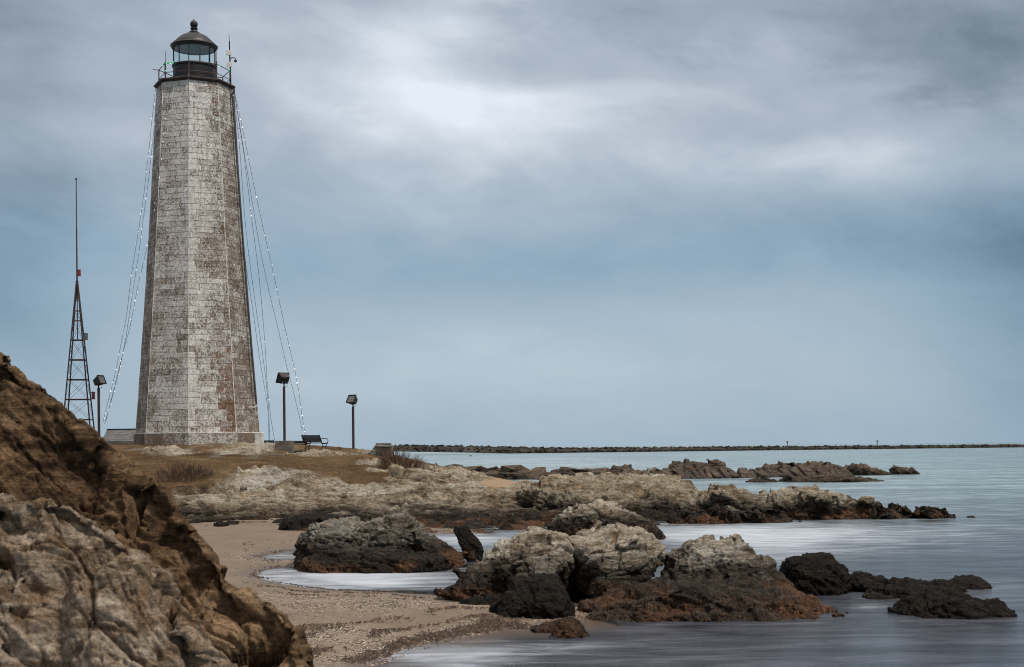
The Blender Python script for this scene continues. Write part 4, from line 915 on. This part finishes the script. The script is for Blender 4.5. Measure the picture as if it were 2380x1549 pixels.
# ------------------------------------------------------------------ lighthouse
TY = 80.0; PX = TY/F
def zt(yD): return P(457, yD, TY).z
Z0 = BASE
LH = empty('lighthouse', (TX, TY, Z0))
tag(LH, 'tall tapering octagonal stone lighthouse with peeling whitewash and a black lantern', 'lighthouse')
OFF = R(4); SQ = [OFF+math.pi/4*k for k in range(8)]
def loc(pt): return (pt[0]-TX, pt[1]-TY, pt[2]-Z0)      # world -> local of the tower
def ov(r, k, z_): a_ = OFF+math.pi/4*k; return Vector((r*math.sin(a_), -r*math.cos(a_), z_))
zb, ztop = zt(1006)-Z0, zt(206)-Z0
RB, RT = 142*PX, 86.5*PX
def rad(z_):
    u = (z_-zb)/(ztop-zb); return RB+(RT-RB)*u-.06*math.sin(math.pi*u)
rs = np.random.RandomState(17)
V = []; Fc = []; aT = []; aW = []; aR = []; aM = []
def quad(ps, tone, wash, rust, mor):
    k = len(V); V.extend(ps); Fc.append((k, k+1, k+2, k+3)); aT.append(tone); aW.append(wash); aR.append(rust); aM.append(mor)
ncourse = 62; hc = (ztop-zb)/ncourse
for f in range(8):
    # facing: 0 is the face just right of centre (towards the viewer), 7 left of it
    bias = {0: .09, 7: .06, 1: .02, 6: .0}.get(f, 0)  # whitewash per face, partly colour making up for weaker sun on the left
    wob = rs.normal(0, .01, ncourse+1)
    for cse in range(ncourse):
        z0, z1 = zb+hc*cse, zb+hc*(cse+1)
        r0, r1 = rad(z0), rad(z1)
        A0, B0, A1, B1 = ov(r0, f, z0), ov(r0, f+1, z0), ov(r1, f, z1), ov(r1, f+1, z1)
        nv_ = Vector((math.sin(OFF+math.pi/4*(f+.5)), -math.cos(OFF+math.pi/4*(f+.5)), 0))
        hN = cse/ncourse
        quad([A0, B0, B1, A1], .3, bias+.05, 0, 1)
        wdt = (B0-A0).length; cuts = [0]; pos_ = rs.uniform(.25, .7)
        while pos_ < wdt-.22: cuts.append(pos_/wdt); pos_ += rs.uniform(.38, 1.05)
        cuts.append(1)
        for i in range(len(cuts)-1):
            g = .007; ga = g/wdt; gz = g/hc
            u0, u1 = cuts[i]+ga, cuts[i+1]-ga; v0, v1 = gz, 1-gz
            def pt(u, v, o_): return A0.lerp(B0, u).lerp(A1.lerp(B1, u), v)+nv_*o_
            out = .012+.012*rs.rand(); bv = .010
            ub, vb = bv/wdt, bv/hc
            fr = [pt(u0+ub, v0+vb, out), pt(u1-ub, v0+vb, out), pt(u1-ub, v1-vb, out), pt(u0+ub, v1-vb, out)]
            bk = [pt(u0, v0, .001), pt(u1, v0, .001), pt(u1, v1, .001), pt(u0, v1, .001)]
            uc = (u0+u1)/2
            pr = 0.02
            if f == 0: pr = .05+.55*sstep(.45, 1.0, uc)*(sstep(.35, .05, hN)+.55*sstep(.80, .92, hN)+.12)+.14*sstep(.3, .5, hN)*sstep(.7, .5, hN)
            if f == 1: pr = .20
            if f == 7: pr = .02
            rust = min(1, pr*1.15)
            wash = bias+rs.normal(0, .028)-.10*rust+.05*sstep(.55, .95, hN)
            if f == 0: wash += .12*(.5-uc)
            if f == 7: wash += .05*(uc-.3)
            tone = rs.rand()
            quad(fr, tone, wash, rust, 0)
            for j in range(4): quad([bk[j], bk[(j+1) % 4], fr[(j+1) % 4], fr[j]], tone, wash, rust, 0)
me = mesh_np('stone_tower', np.array([tuple(v) for v in V]), Fc)
for nm, vals in (('tone', aT), ('wash', aW), ('rust', aR), ('mortar', aM)): attr(me, nm, vals, 'FACE')
shaft = link('stone_tower', me, M_stone, LH)
# pale mortared arrises at the corners
mb = MB()
for k in range(8):
    pts = [ov(rad(zb+(ztop-zb)*i/20)+.004, k, zb+(ztop-zb)*i/20) for i in range(21)]; mb.tube(pts, [.022+.012*math.sin(i*2.7+k) for i in range(21)], 6)
o = mb.build('corner_mortar', simple('lime_mortar', (.50, .475, .44), .9, 0, .4, 4, .5), LH)
# plinth
V = []; Fc = []; aT = []; aW = []; aR = []; aM = []
RP = 146.5*PX; zp0, zp1 = -.55, zb+.02
for f in range(8):
    A0, B0 = ov(RP, f, zp0), ov(RP, f+1, zp0); A1, B1 = ov(RP, f, zp1), ov(RP, f+1, zp1); nv_ = Vector((math.sin(OFF+math.pi/4*(f+.5)), -math.cos(OFF+math.pi/4*(f+.5)), 0))
    quad([A0, B0, B1, A1], .2, -.1, 0, 1)
    wdt = (B0-A0).length; cuts = [0]; pos_ = rs.uniform(.5, .9)
    while pos_ < wdt-.4: cuts.append(pos_/wdt); pos_ += rs.uniform(.6, 1.2)
    cuts.append(1)
    for i in range(len(cuts)-1):
        u0, u1 = cuts[i]+.004, cuts[i+1]-.004
        def pt(u, v, o_): return A0.lerp(B0, u).lerp(A1.lerp(B1, u), v)+nv_*o_
        fr = [pt(u0, 0, .014), pt(u1, 0, .014), pt(u1, 1, .014), pt(u0, 1, .014)]; bk = [pt(u0, 0, 0), pt(u1, 0, 0), pt(u1, 1, 0), pt(u0, 1, 0)]
        tn = rs.rand()*.8; ws = -.05+rs.normal(0, .05)+(.08 if f == 0 else -.02)
        quad(fr, tn, ws, .0, 0)
        for j in range(4): quad([bk[j], bk[(j+1) % 4], fr[(j+1) % 4], fr[j]], tn, ws, 0, 0)
k0 = len(V); V.extend([ov(RP+.01, k, zp1) for k in range(8)]); me_top = [tuple(range(k0, k0+8))]
me = mesh_np('plinth', np.array([tuple(v) for v in V[:k0]]), Fc)
for nm, vals in (('tone', aT), ('wash', aW), ('rust', aR), ('mortar', aM)): attr(me, nm, vals, 'FACE')
pl_o = link('plinth', me, M_stone, LH)
MB().add([ov(RP+.02, k, zp1+.003) for k in range(8)]+[ov(RP+.02, k, zp1-.06) for k in range(8)], [tuple(range(8))]+[(k, k+8, (k+1) % 8+8, (k+1) % 8) for k in range(8)]).build('plinth_cap', bpy.data.materials['lime_mortar'], LH)
# small buttress block at the right foot
MB().box((RP*.985, -.25, (zp0+zp1)/2-.03), (.42, .7, zp1-zp0+.02), None, .03).build('buttress_block', bpy.data.materials['lime_mortar'], LH)
# gallery deck (octagonal slab with sloping soffit)
def octa(mb, prof):
    vs = [ov(r, k, z_) for r, z_ in prof for k in range(8)]; fs = [tuple(range(8))[::-1], tuple((len(prof)-1)*8+k for k in range(8))]
    for i in range(len(prof)-1):
        for k in range(8): fs.append((i*8+k, i*8+(k+1) % 8, (i+1)*8+(k+1) % 8, (i+1)*8+k))
    return mb.add(vs, fs)
zd = zt(198.5)-Z0
deck = octa(MB(), [(84*PX, ztop-.06), (87.5*PX, ztop), (91*PX, ztop+.06), (94*PX, ztop+.10), (94*PX, zd-.02), (93*PX, zd), (60*PX, zd+.01)]).build('gallery_deck', M_deck, LH)
# railing
RR = 81.5*PX; hr = .86
for k in range(8):
    p = ov(RR, k, zd)
    MB().tube([p, p+Vector((0, 0, hr+.02))], .032, 8).build('railing_post', M_rail, LH)
for hh, r_ in ((hr, .022), (.36, .018)):
    for k in range(8):
        MB().tube([ov(RR, k, zd+hh), ov(RR, k+1, zd+hh)], r_, 6).build('rail', M_rail, LH)
a = ov(RR, 6, zd+hr); MB().tube([a, a+Vector((-.30, -.15, 0))], .02, 6).build('rail_stub', M_rail, LH)
for k, h0 in ((7, 1.55), (1, 1.65)):
    p = ov(RR, k, zd); MB().tube([p+Vector((.03, 0, 0)), p+Vector((.03, 0, h0*.62)), p+Vector((.03, 0, h0*.63)), p+Vector((.03, 0, h0))], [.034, .034, .014, .012], 7).build('whip_antenna', M_rail, LH)
# lantern drum
zg0, zg1 = zt(153.5)-Z0, zt(112)-Z0
drum = autosmooth(MB().lathe([(49*PX, zd), (50.5*PX, zd+.03), (49*PX, zd+.06), (48.6*PX, zd+.42), (49.2*PX, zd+.43), (49.2*PX, zd+.455), (48.6*PX, zd+.465), (48.6*PX, zg0-.14), (50.5*PX, zg0-.11), (51.2*PX, zg0-.05), (50.8*PX, zg0), (42*PX, zg0)], n=48).build('lantern_drum', M_iron, LH))
for a_ in (-22, 32, 70):
    an = R(a_); cpt = Vector((48.8*PX*math.sin(an), -48.8*PX*math.cos(an), zd+.26))
    MB().sphere(cpt, .085, 10, 6).build('vent', M_iron, drum)
# glazing and mullions: twelve lights
RG = 48.6*PX; g12 = [R(-2)+2*math.pi*k/12 for k in range(12)]
def gp(k, z_, r=RG): a_ = g12[k % 12]; return Vector((r*math.sin(a_), -r*math.cos(a_), z_))
mb = MB()
for k in range(12):
    a, b = gp(k, zg0, RG-.012), gp(k+1, zg0, RG-.012); c_, d_ = gp(k+1, zg1, RG-.012), gp(k, zg1, RG-.012)
    mb.add([a, b, c_, d_], [(0, 1, 2, 3)])
glz = mb.build('glazing', M_glass, LH)
for k in range(12):
    a_ = g12[k]; MB().box(gp(k, (zg0+zg1)/2), (.024, .06, zg1-zg0), rotz(a_)).build('mullion', M_iron, LH)
# roof
def zz(yz): return zt(21+yz*.16716)-Z0
q = .16716*PX
roof = autosmooth(MB().lathe([(40*PX, zg1-.01), (50*PX, zg1-.01), (300*q, zz(558)), (308*q, zz(548)), (325*q, zz(526)), (327*q, zz(518)), (318*q, zz(508)), (300*q, zz(500)), (292*q, zz(488)), (288*q, zz(478)), (272*q, zz(474)),
    (262*q, zz(460)), (244*q, zz(438)), (222*q, zz(416)), (194*q, zz(392)), (160*q, zz(370)), (122*q, zz(352)), (84*q, zz(341)), (74*q, zz(338))], n=64).build('dome_roof', M_dome, LH), 30)
MB().lathe([(47*PX, zg1-.014), (30*PX, zg1+.12), (8*PX, zg1+.2)], n=32, close=False).build('ceiling', M_ceil, roof)
fin_ = autosmooth(MB().lathe([(70*q, zz(342)), (76*q, zz(336)), (76*q, zz(322)), (66*q, zz(317)), (50*q, zz(312)), (44*q, zz(300)), (38*q, zz(288)), (44*q, zz(281)), (52*q, zz(273)), (52*q, zz(266)), (44*q, zz(260)), (34*q, zz(257)), (36*q, zz(253)),
    (44*q, zz(243)), (51*q, zz(226)), (53*q, zz(208)), (50*q, zz(190)), (41*q, zz(173)), (27*q, zz(161)), (13*q, zz(156)), (8*q, zz(148)), (2*q, zz(126))], n=32).build('finial', M_iron, roof), 40)
# antenna mast with panels and camera at the right corner
am = ov(RR, 2, zd)+Vector((.05, -.05, 0)); tz = zz(350); xtop = -.07
mast = MB().tube([am, am+Vector((xtop*.8, 0, zz(445)-zd)), am+Vector((xtop*.8, 0, zz(440)-zd)), Vector((am.x+xtop, am.y, tz))], [.045, .035, .018, .016], 8).build('antenna_mast', M_iron, LH)
for yz, dxx in ((607, -.06), (773, -.02)):
    MB().box((am.x+dxx-.02, am.y-.09, zz(yz)), (.30, .09, .29), rotz(R(8)), .015).build('panel_antenna', M_box, mast)
mb = MB().tube([(am.x-.04, am.y, zz(683)), (am.x+.12, am.y-.05, zz(676)), (am.x+.25, am.y-.08, zz(677)), (am.x+.30, am.y-.1, zz(690)), (am.x+.30, am.y-.1, zz(706))], .036, 8)
cm = mb.build('security_camera', M_grey, mast)
MB().sphere((am.x+.30, am.y-.1, zz(724)), .085, 12, 8).build('camera_dome', M_dark, cm)
# downpipe
e = ov(91*PX, 2, 0)
pts = [Vector((e.x+.05, e.y-.25, zz(1112))), Vector((e.x+.03, e.y-.25, zz(1160))), Vector((e.x-.08, e.y-.25, zz(1195))), Vector((e.x-.20, e.y-.25, zz(1200)))]
for i in range(12):
    z_ = zz(1230)+(zt(940)-Z0-zz(1230))*i/11; r_ = rad(z_); pts.append(Vector((r_*.9976+.075, -.10*r_-.06, z_)))
MB().tube(pts, .058, 8).build('downpipe', simple('dark_pipe', (.045, .043, .042), .6), LH)
r_ = rad(zt(945)-Z0)
MB().tube([Vector((r_+.06, -.35, zt(925)-Z0)), Vector((r_+.04, -.4, zt(945)-Z0)), Vector((r_-.05, -.55, zt(948)-Z0)), Vector((r_-.30, -.9, zt(948)-Z0))], .03, 8).build('conduit_elbow', M_box, LH)
# cable down the middle of the drum
MB().tube([ov(RR, 0, zd+hr), Vector((.1, -1.9, zd+.3)), Vector((.16, -2.3, zd-.1)), Vector((.2, -2.2, zd-1.6))], .012, 5).build('cable', M_wire, LH)

# ------------------------------------------------------------------ light strings
bulb_me = {}
def bulb_mesh(on, r):
    key = (on, r)
    if key not in bulb_me:
        me = MB().lathe([(r*.35, r*1.4), (r*.4, r*.7), (r*.9, .1*r), (r, -.5*r), (r*.6, -1.25*r), (r*.1, -1.5*r)], n=8).mesh('bulb')
        me.materials.append({1: M_bulb_on, 0: M_bulb_off, 2: M_green}[on]); me.polygons.foreach_set('use_smooth', [True]*len(me.polygons)); bulb_me[key] = me
    return bulb_me[key]
def spline(pts, n):
    pts = np.array(pts); L = np.concatenate([[0], np.cumsum(np.linalg.norm(np.diff(pts, axis=0), axis=1))]); u = np.linspace(0, L[-1], n)
    out = np.stack([np.interp(u, L, pts[:, k]) for k in range(pts.shape[1])], 1)
    for _ in range(3): out[1:-1] = .25*out[:-2]+.5*out[1:-1]+.25*out[2:]
    return out
def light_string(pts, Ya, Yb, nb, on_p, label, seed, r=.019):
    rs = np.random.RandomState(seed); s_ = spline(pts, 60)
    W = [P(s_[i, 0], s_[i, 1], Ya+(Yb-Ya)*i/59) for i in range(60)]
    root = empty('light_string', W[-1]); tag(root, label, 'light string', 'strings of fairy lights hung from the gallery')
    MB().tube([w_-W[-1] for w_ in W], .011, 5).build('wire', M_wire, root)
    for j in range(nb):
        u = (j+.5+rs.uniform(-.25, .25))/nb*59; i = int(u); p = W[i].lerp(W[min(i+1, 59)], u-i)-W[-1]
        on = rs.rand() < on_p
        b_ = bpy.data.objects.new('bulb', bulb_mesh(1 if on else 0, r*(1.0 if on else .75) if rs.rand() < .75 else r*1.45*(1 if on else .7))); COL.objects.link(b_); b_.parent = root
        b_.location = p+Vector((rs.normal(0, .02), rs.normal(0, .02), -.03)); b_.rotation_euler = (rs.normal(0, .6), rs.normal(0, .6), 0)
light_string([(362, 200), (360, 226), (354, 268), (346, 350), (332, 470), (320, 548), (306, 633), (293, 742), (282, 793), (270, 859), (258, 905), (239, 981)], 80, 74, 46, .5, 'outermost string of lit bulbs left of the lighthouse', 1)
light_string([(364, 205), (358, 300), (345, 420), (337, 478), (323, 586), (305, 700), (292, 790), (276, 866), (262, 920), (243, 985)], 81, 75, 42, .35, 'mostly unlit light string just inside the outermost left one', 2, .022)
light_string([(397, 203), (385, 263), (373, 385), (352, 530), (336, 598), (320, 664), (303, 758), (289, 806), (274, 866), (246, 978)], 77.8, 73, 40, .55, 'light string crossing the left face of the tower', 3)
light_string([(543, 212), (551, 330), (562, 520), (573, 630), (587, 714), (602, 823), (616, 908), (623, 945), (625, 1027)], 80, 83.5, 46, .03, 'unlit string hanging closest to the right edge of the tower', 4, .022)
light_string([(543, 214), (556, 330), (570, 520), (583, 630), (597, 728), (609, 812), (618, 882), (625, 952), (627, 1027)], 80, 83.8, 42, .03, 'unlit second string from the tower on the right', 5, .022)
light_string([(544, 212), (566, 350), (584, 500), (601, 630), (609, 714), (617, 812), (621, 896), (631, 985), (640, 1030)], 80, 84, 44, .05, 'third string from the tower, joining the others low down', 6, .022)
light_string([(544, 210), (580, 430), (601, 560), (615, 630), (630, 697), (648, 770), (667, 854), (680, 902), (693, 955), (703, 1000)], 80, 84, 34, .05, 'faint unlit string just inside the bright right-hand one', 7, .020)
light_string([(544, 208), (562, 290), (590, 430), (615, 545), (640, 655), (662, 760), (683, 850), (694, 903), (702, 967), (710, 1012)], 80, 83, 44, .5, 'bright string of white bulbs farthest out on the right', 8, .023)
gs = empty('green_light_string', (TX, TY, Z0+zd)); tag(gs, 'green glowing lights wound round the gallery railing', 'light string')
for f_, u, h_ in ((6, .70, hr), (7, .06, hr), (7, .22, hr), (7, .34, hr+.01), (7, .02, .46), (1, .95, hr+.04), (2, .02, hr-.02), (1, .2, hr-.05)):
    p = ov(RR, f_, h_).lerp(ov(RR, f_+1, h_), u); b_ = bpy.data.objects.new('bulb', bulb_mesh(2, .030)); COL.objects.link(b_); b_.parent = gs; b_.location = p
MB().tube([ov(RR+.02, 6, hr).lerp(ov(RR+.02, 7, hr), .6), ov(RR+.02, 7, hr+.02), ov(RR+.02, 7, hr).lerp(ov(RR+.02, 8, hr), .4)], .010, 5).build('wire', M_wire, gs)

# ------------------------------------------------------------------ lattice mast
MY = 86.0; mq = MY/F
mc = P(182.5, 1000, MY); zg = 2.85
LM = empty('lattice_mast', (mc.x, MY, zg)); tag(LM, 'thin rusty lattice mast with tall whip pole and red lamps left of the lighthouse', 'mast')
def mz(yD): return P(181, yD, MY).z-zg
apex = mz(652); ax_ = P(179, 652, MY).x-mc.x
half0 = 37.5*mq/1.0; zr = mz(930)
def leg(k, z_):
    a_ = R(8)+math.pi/4+math.pi/2*k; hw = .04+(34.5*mq*.985-.04)*(apex-z_)/(apex-zr)
    cxx = ax_*(z_/apex)
    return Vector((cxx+hw*math.sqrt(2)*math.sin(a_)*.74*1.0, -hw*math.sqrt(2)*math.cos(a_)*.74, z_))
for k in range(4): MB().tube([leg(k, -.2), leg(k, apex)], .042, 6).build('leg', M_mast, LM)
lev = [mz(v) for v in (690, 722, 745, 790, 836, 882, 928, 975)]
for z_ in lev:
    for k in range(4): MB().tube([leg(k, z_), leg(k+1, z_)], .03 if z_ < lev[2] else .022, 6).build('crossbar', M_mast, LM)
for i in range(1, len(lev)-1):
    for k in range(4):
        MB().tube([leg(k, lev[i]), leg(k+1, lev[i+1])], .009, 4).build('brace', M_wire, LM)
        MB().tube([leg(k+1, lev[i]), leg(k, lev[i+1])], .009, 4).build('brace', M_wire, LM)
MB().tube([Vector((ax_+.0, 0, mz(790))), Vector((ax_, 0, apex))], .03, 6).build('centre_pole', M_mast, LM)
ptop = P(177, 414, MY).x-mc.x
MB().tube([Vector((ax_, 0, mz(700))), Vector((ax_*.6+ptop*.4, 0, mz(530))), Vector((ax_*.6+ptop*.4, 0, mz(529))), Vector((ptop, 0, mz(418))), Vector((ptop, 0, mz(417))), Vector((ptop, 0, mz(413)))], [.05, .042, .034, .028, .06, .05], 8).build('pole', M_mast, LM)
def mlamp(xD, yD, w_, h_, m_, nm):
    c_ = Vector((P(xD, yD, MY).x-mc.x, -.1, mz(yD)))
    o_ = MB().lathe([(w_*.42, -h_/2), (w_*.5, -h_*.46), (w_*.5, -h_*.38), (w_*.40, -h_*.34), (w_*.44, 0), (w_*.40, h_*.34), (w_*.5, h_*.38), (w_*.5, h_*.46), (w_*.3, h_/2)], c_, 14).build(nm, m_, LM)
    MB().tube([c_+Vector((-w_*.4, 0, h_*.4)), Vector((ax_, 0, c_.z+h_*.42)) if yD < 700 else c_+Vector((-w_*.9, 0, h_*.4))], .02, 5).build('bracket', M_mast, o_)
    return o_
mlamp(185, 634, .24, .40, M_red, 'red_lamp'); mlamp(201, 782, .27, .42, M_grey, 'clear_lamp'); mlamp(218, 919, .24, .46, M_red, 'red_lamp')

# ------------------------------------------------------------------ floodlights
def floodlight(x, yb, yp, Y, label, yaw, pitch, sz=(.62, .34, .56), glass=True, tilt=0.0):
    b_ = P(x, yb, Y); zb_ = min(b_.z, hz(b_.x, Y)+.02); t_ = P(x, yp, Y)
    r_ = empty('floodlight', (b_.x, Y, zb_)); tag(r_, label, 'floodlight', 'floodlights round the lighthouse')
    ph = t_.z-zb_
    MB().tube([(0, 0, -.1), (0, 0, ph), (0, 0, ph+.01), (0, 0, ph+.03)], [.073, .073, .085, .05], 12).build('pole', M_pole, r_)
    MB().tube([(0, 0, ph), (0, 0, ph+.20)], .04, 8).build('stem', M_lamp, r_)
    M_ = rotz(yaw) @ Matrix.Rotation(pitch, 3, 'X') @ Matrix.Rotation(tilt, 3, 'Y'); c_ = Vector((0, 0, ph+.14+sz[2]*.5))
    bm = bmesh.new(); bmesh.ops.create_cube(bm, size=1)
    for v in bm.verts:
        k_ = 1.0 if v.co.y < 0 else .68
        v.co = Vector((v.co.x*sz[0]*k_, v.co.y*sz[1], v.co.z*sz[2]*k_))
    bmesh.ops.bevel(bm, geom=bm.edges[:], offset=.025, segments=2, affect='EDGES')
    bm.verts.index_update(); mb = MB().add([c_+M_ @ v.co for v in bm.verts], [[v.index for v in f.verts] for f in bm.faces]); bm.free()
    hd = mb.build('lamp_head', M_lamp, r_)
    # front rim, visor and pane
    rim = MB()
    for sx_ in (-1, 1): rim.box(c_+M_ @ Vector((sx_*sz[0]*.49, -sz[1]*.53, 0)), (.035, .07, sz[2]*1.04), M_)
    for sz_ in (-1, 1): rim.box(c_+M_ @ Vector((0, -sz[1]*.53, sz_*sz[2]*.49)), (sz[0]*.95, .07, .035), M_)
    rim.build('rim', M_lamp, hd)
    MB().box(c_+M_ @ Vector((0, -sz[1]*.505, 0)), (sz[0]*.92, .012, sz[2]*.92), M_).build('glass_pane', M_pool, hd)
    MB().tube([(.05, 0, ph+.02), (.16, .02, ph+.04), (.18, .04, ph+.16)], .012, 6).build('cable', M_wire, r_)
    for sx_ in (-1, 1): MB().sphere(c_+M_ @ Vector((sx_*sz[0]*.22, sz[1]*.50, -sz[2]*.2)), .028, 8, 5).build('bolt', M_grey, hd)
    return r_
floodlight(230, 990, 902, 77, 'floodlight on a post between lattice mast and tower, angled towards the tower', R(68), R(-24), (.52, .44, .48))
floodlight(661.5, 1037, 899, 81, 'floodlight on the tallest post, seen from behind, beside the dark board fence', R(-142), R(-28), (.70, .34, .62))
floodlight(821.5, 1045.5, 946, 82, 'floodlight with visible glass on the post right of the bench', R(-34), R(-30), (.54, .36, .50))
c_ = P(662, 1058, 76.5)
mb = MB().box((c_.x, 76.5, hz(c_.x, 76.5)+.20), (.88, .7, .66), rotz(R(-6)), .03)
tag(mb.build('concrete_block', M_conc), 'square weathered concrete block on the turf in front of the tallest post', 'block')

# ------------------------------------------------------------------ benches
def make_bench(label, pos, rz):
    r_ = empty('park_bench', pos, rz); tag(r_, label, 'bench', 'iron park benches on the headland')
    for i in range(6):                                   # local: front is -Y
        MB().box((0, .20+.035*i*.9, .50+.068*i), (1.42, .022, .066), Matrix.Rotation(R(-17), 3, 'X'), .006).build('back_slat', M_slat, r_)
    for i in range(6):
        MB().box((0, -.27+.078*i, .435-.012*abs(i-2.5)*.3), (1.42, .062, .024), None, .006).build('seat_slat', M_slat, r_)
    for sx_ in (-.64, .64):
        def cv(ps, rr=.021): return MB().tube([(sx_, a_, b_) for a_, b_ in ps], rr, 7)
        cv([(.38, .90), (.30, .66), (.20, .46), (.10, .40), (-.10, .40), (-.26, .42), (-.31, .46)], .022).build('frame', M_iron, r_)
        cv([(-.28, .42), (-.20, .33), (-.16, .22), (-.19, .12), (-.27, .04), (-.33, .0)]).build('leg', M_iron, r_)
        cv([(.16, .42), (.08, .33), (.06, .22), (.12, .12), (.22, .04), (.29, .0)]).build('leg', M_iron, r_)
        cv([(-.17, .24), (.06, .24)], .016).build('brace', M_iron, r_)
        arc = [(.30, .66), (.16, .67), (.0, .69), (-.16, .69), (-.28, .66), (-.34, .58), (-.32, .49), (-.25, .45)]
        cv(arc, .020).build('armrest', M_iron, r_)
    return r_
bx_, by_ = P(733, 1046, 78).x, 78.0
make_bench('black iron slatted bench on the skyline between the two right-hand floodlights', (bx_, by_, max(hz(bx_, by_), P(733, 1047.5, 78).z)), R(52))
b2 = P(618, 1026.5, 83.5); zb2 = b2.z-.78
make_bench('second bench half hidden by rock at the right foot of the lighthouse', (b2.x, 83.5, zb2), R(35))
# dark low board fence between post and bench
f0, f1 = P(664, 1024, 83), P(714, 1024, 83)
root = empty('board_fence', ((f0.x+f1.x)/2, 83, 2.9)); tag(root, 'low dark brown board fence between the tallest post and the iron bench', 'fence')
ztop_ = f0.z-2.9; wf = f1.x-f0.x
for i in range(3): MB().box((0, 0, ztop_-.09-.18*i), (wf, .05, .17), None, .008).build('board', M_board, root)
for sx_ in (-1, 1): MB().box((sx_*(wf/2-.08), .06, ztop_/2-.1), (.1, .07, ztop_+.1), None, .01).build('post', M_board, root)
c_ = P(692, 1054, 77); MB_ = MB().box((c_.x+.05, 77, hz(c_.x, 77)+.06), (.62, .4, .24), rotz(R(5)), .02)
tag(MB_.build('low_box', M_dark), 'low black box on the ground at the left foot of the iron bench', 'box')

# ------------------------------------------------------------------ monument
my = 79.0; s_ = my/F; mcx = P(891, 1050, my)
zm = hz(mcx.x, my); MO = empty('monument', (mcx.x, my, zm-.05)); tag(MO, 'squat grey stone monument with flat cap and dark plaque', 'monument')
tops = P(891, 1033.6, my).z-zm+.05
def mp(x, y): q_ = P(x, y, my); return (q_.x-mcx.x, q_.z-zm+.05)
front = [(855, 1066), (855, 1058), (862, 1049), (868.5, 1041), (873, 1034), (914, 1034), (914.5, 1066)]
mb = MB(); pts = []
for x_, y_ in front:
    a_, b_ = mp(x_, y_); pts += [Vector((a_, -.55, b_)), Vector((a_*.96, .55, b_))]
mb.hull(pts); me = to_remesh(mb, .03, 2); co = getco(me); no = getno(me)
am_ = sstep(.35, .0, co[:, 0]+.05) ; co += no*(rock_noise(co+50, .5, axes(40, 0), 3)*.06*(.15+am_))[:, None]
me.vertices.foreach_set('co', co.astype(np.float32).ravel()); me.update(); link('boulder_body', me, M_monument, MO, True)
a_, b_ = mp(874.8, 1033.4); a2, b2_ = mp(908.3, 1029.6)
MB().box(((a_+a2)/2, 0, (b_+b2_)/2), (a2-a_, .8, b2_-b_+.03), None, .015).build('cap_stone', M_monument, MO)
a_, b_ = mp(881.5, 1061); a2, b2_ = mp(911.5, 1037.5)
pq = MB().box(((a_+a2)/2, -.585, (b_+b2_)/2), (a2-a_, .05, b2_-b_), None, .012).build('plaque', M_plaque, MO)
mb = MB()
for sgn in (-1, 1):
    mb.box(((a_+a2)/2+sgn*(a2-a_)/2, -.60, (b_+b2_)/2), (.03, .06, b2_-b_+.03)); mb.box(((a_+a2)/2, -.602, (b_+b2_)/2+sgn*(b2_-b_)/2), (a2-a_-.032, .06, .03))
mb.build('plaque_border', M_monument, pq)

# ------------------------------------------------------------------ building behind the tower
ky = 96.0; k0, k1 = P(225, 996.5, ky), P(345, 997.5, ky)
root = empty('low_building', ((k0.x+k1.x)/2, ky, 2.6)); tag(root, 'low grey shingled building partly hidden behind the left foot of the lighthouse', 'building')
wf = k1.x-k0.x; hk = k0.z-2.6
MB().box((0, 2.5, hk*.28-.3), (wf-.3, 4.4, hk*.56+.6)).build('wall', M_shingle, root)
mb = MB(); e_ = .12
mb.add([(-wf/2, -.25, hk*.12), (wf/2, -.25, hk*.12), (wf/2, 2.4, hk), (-wf/2, 2.4, hk), (-wf/2, 5.0, hk*.12), (wf/2, 5.0, hk*.12),
        (-wf/2, -.25, hk*.12-e_), (wf/2, -.25, hk*.12-e_), (wf/2, 5.0, hk*.12-e_), (-wf/2, 5.0, hk*.12-e_)],
       [(0, 1, 2, 3), (3, 2, 5, 4), (6, 7, 1, 0), (4, 5, 8, 9), (9, 8, 7, 6), (0, 3, 4, 9, 6), (1, 7, 8, 5, 2)])
mb.build('roof', M_shingle, root)
MB().box((0, 2.4, hk+.02), (wf, .16, .05)).build('ridge_cap', M_dark, root)

# ------------------------------------------------------------------ far marks
def daymark(x, y, Y, m_, label):
    p = P(x, y, Y); r_ = empty('navigation_mark', (p.x, Y, 1.6)); tag(r_, label, 'marker')
    h_ = p.z-1.6+.7
    MB().tube([(0, 0, 0), (0, 0, h_)], .16, 8).build('post', M_dark, r_)
    MB().box((0, -.1, h_), (.9, .3, 1.1), None, .05).build('panel', m_, r_)
daymark(1830, 1030, 758, M_red, 'tiny red marker standing on the breakwater'); daymark(2039, 1028, 785, M_greenmark, 'tiny green marker standing on the breakwater')
bq = G(1094, 1060, 0); r_ = empty('buoy', (bq.x, bq.y, 0)); tag(r_, 'small grey buoy floating in front of the breakwater', 'buoy')
MB().lathe([(.35, -.3), (.45, 0), (.45, .35), (.30, .45), (.12, .5)], n=12).build('float', M_grey, r_)
MB().box((0, 0, .68), (.42, .42, .42), None, .05).build('top_mark', M_box, r_)
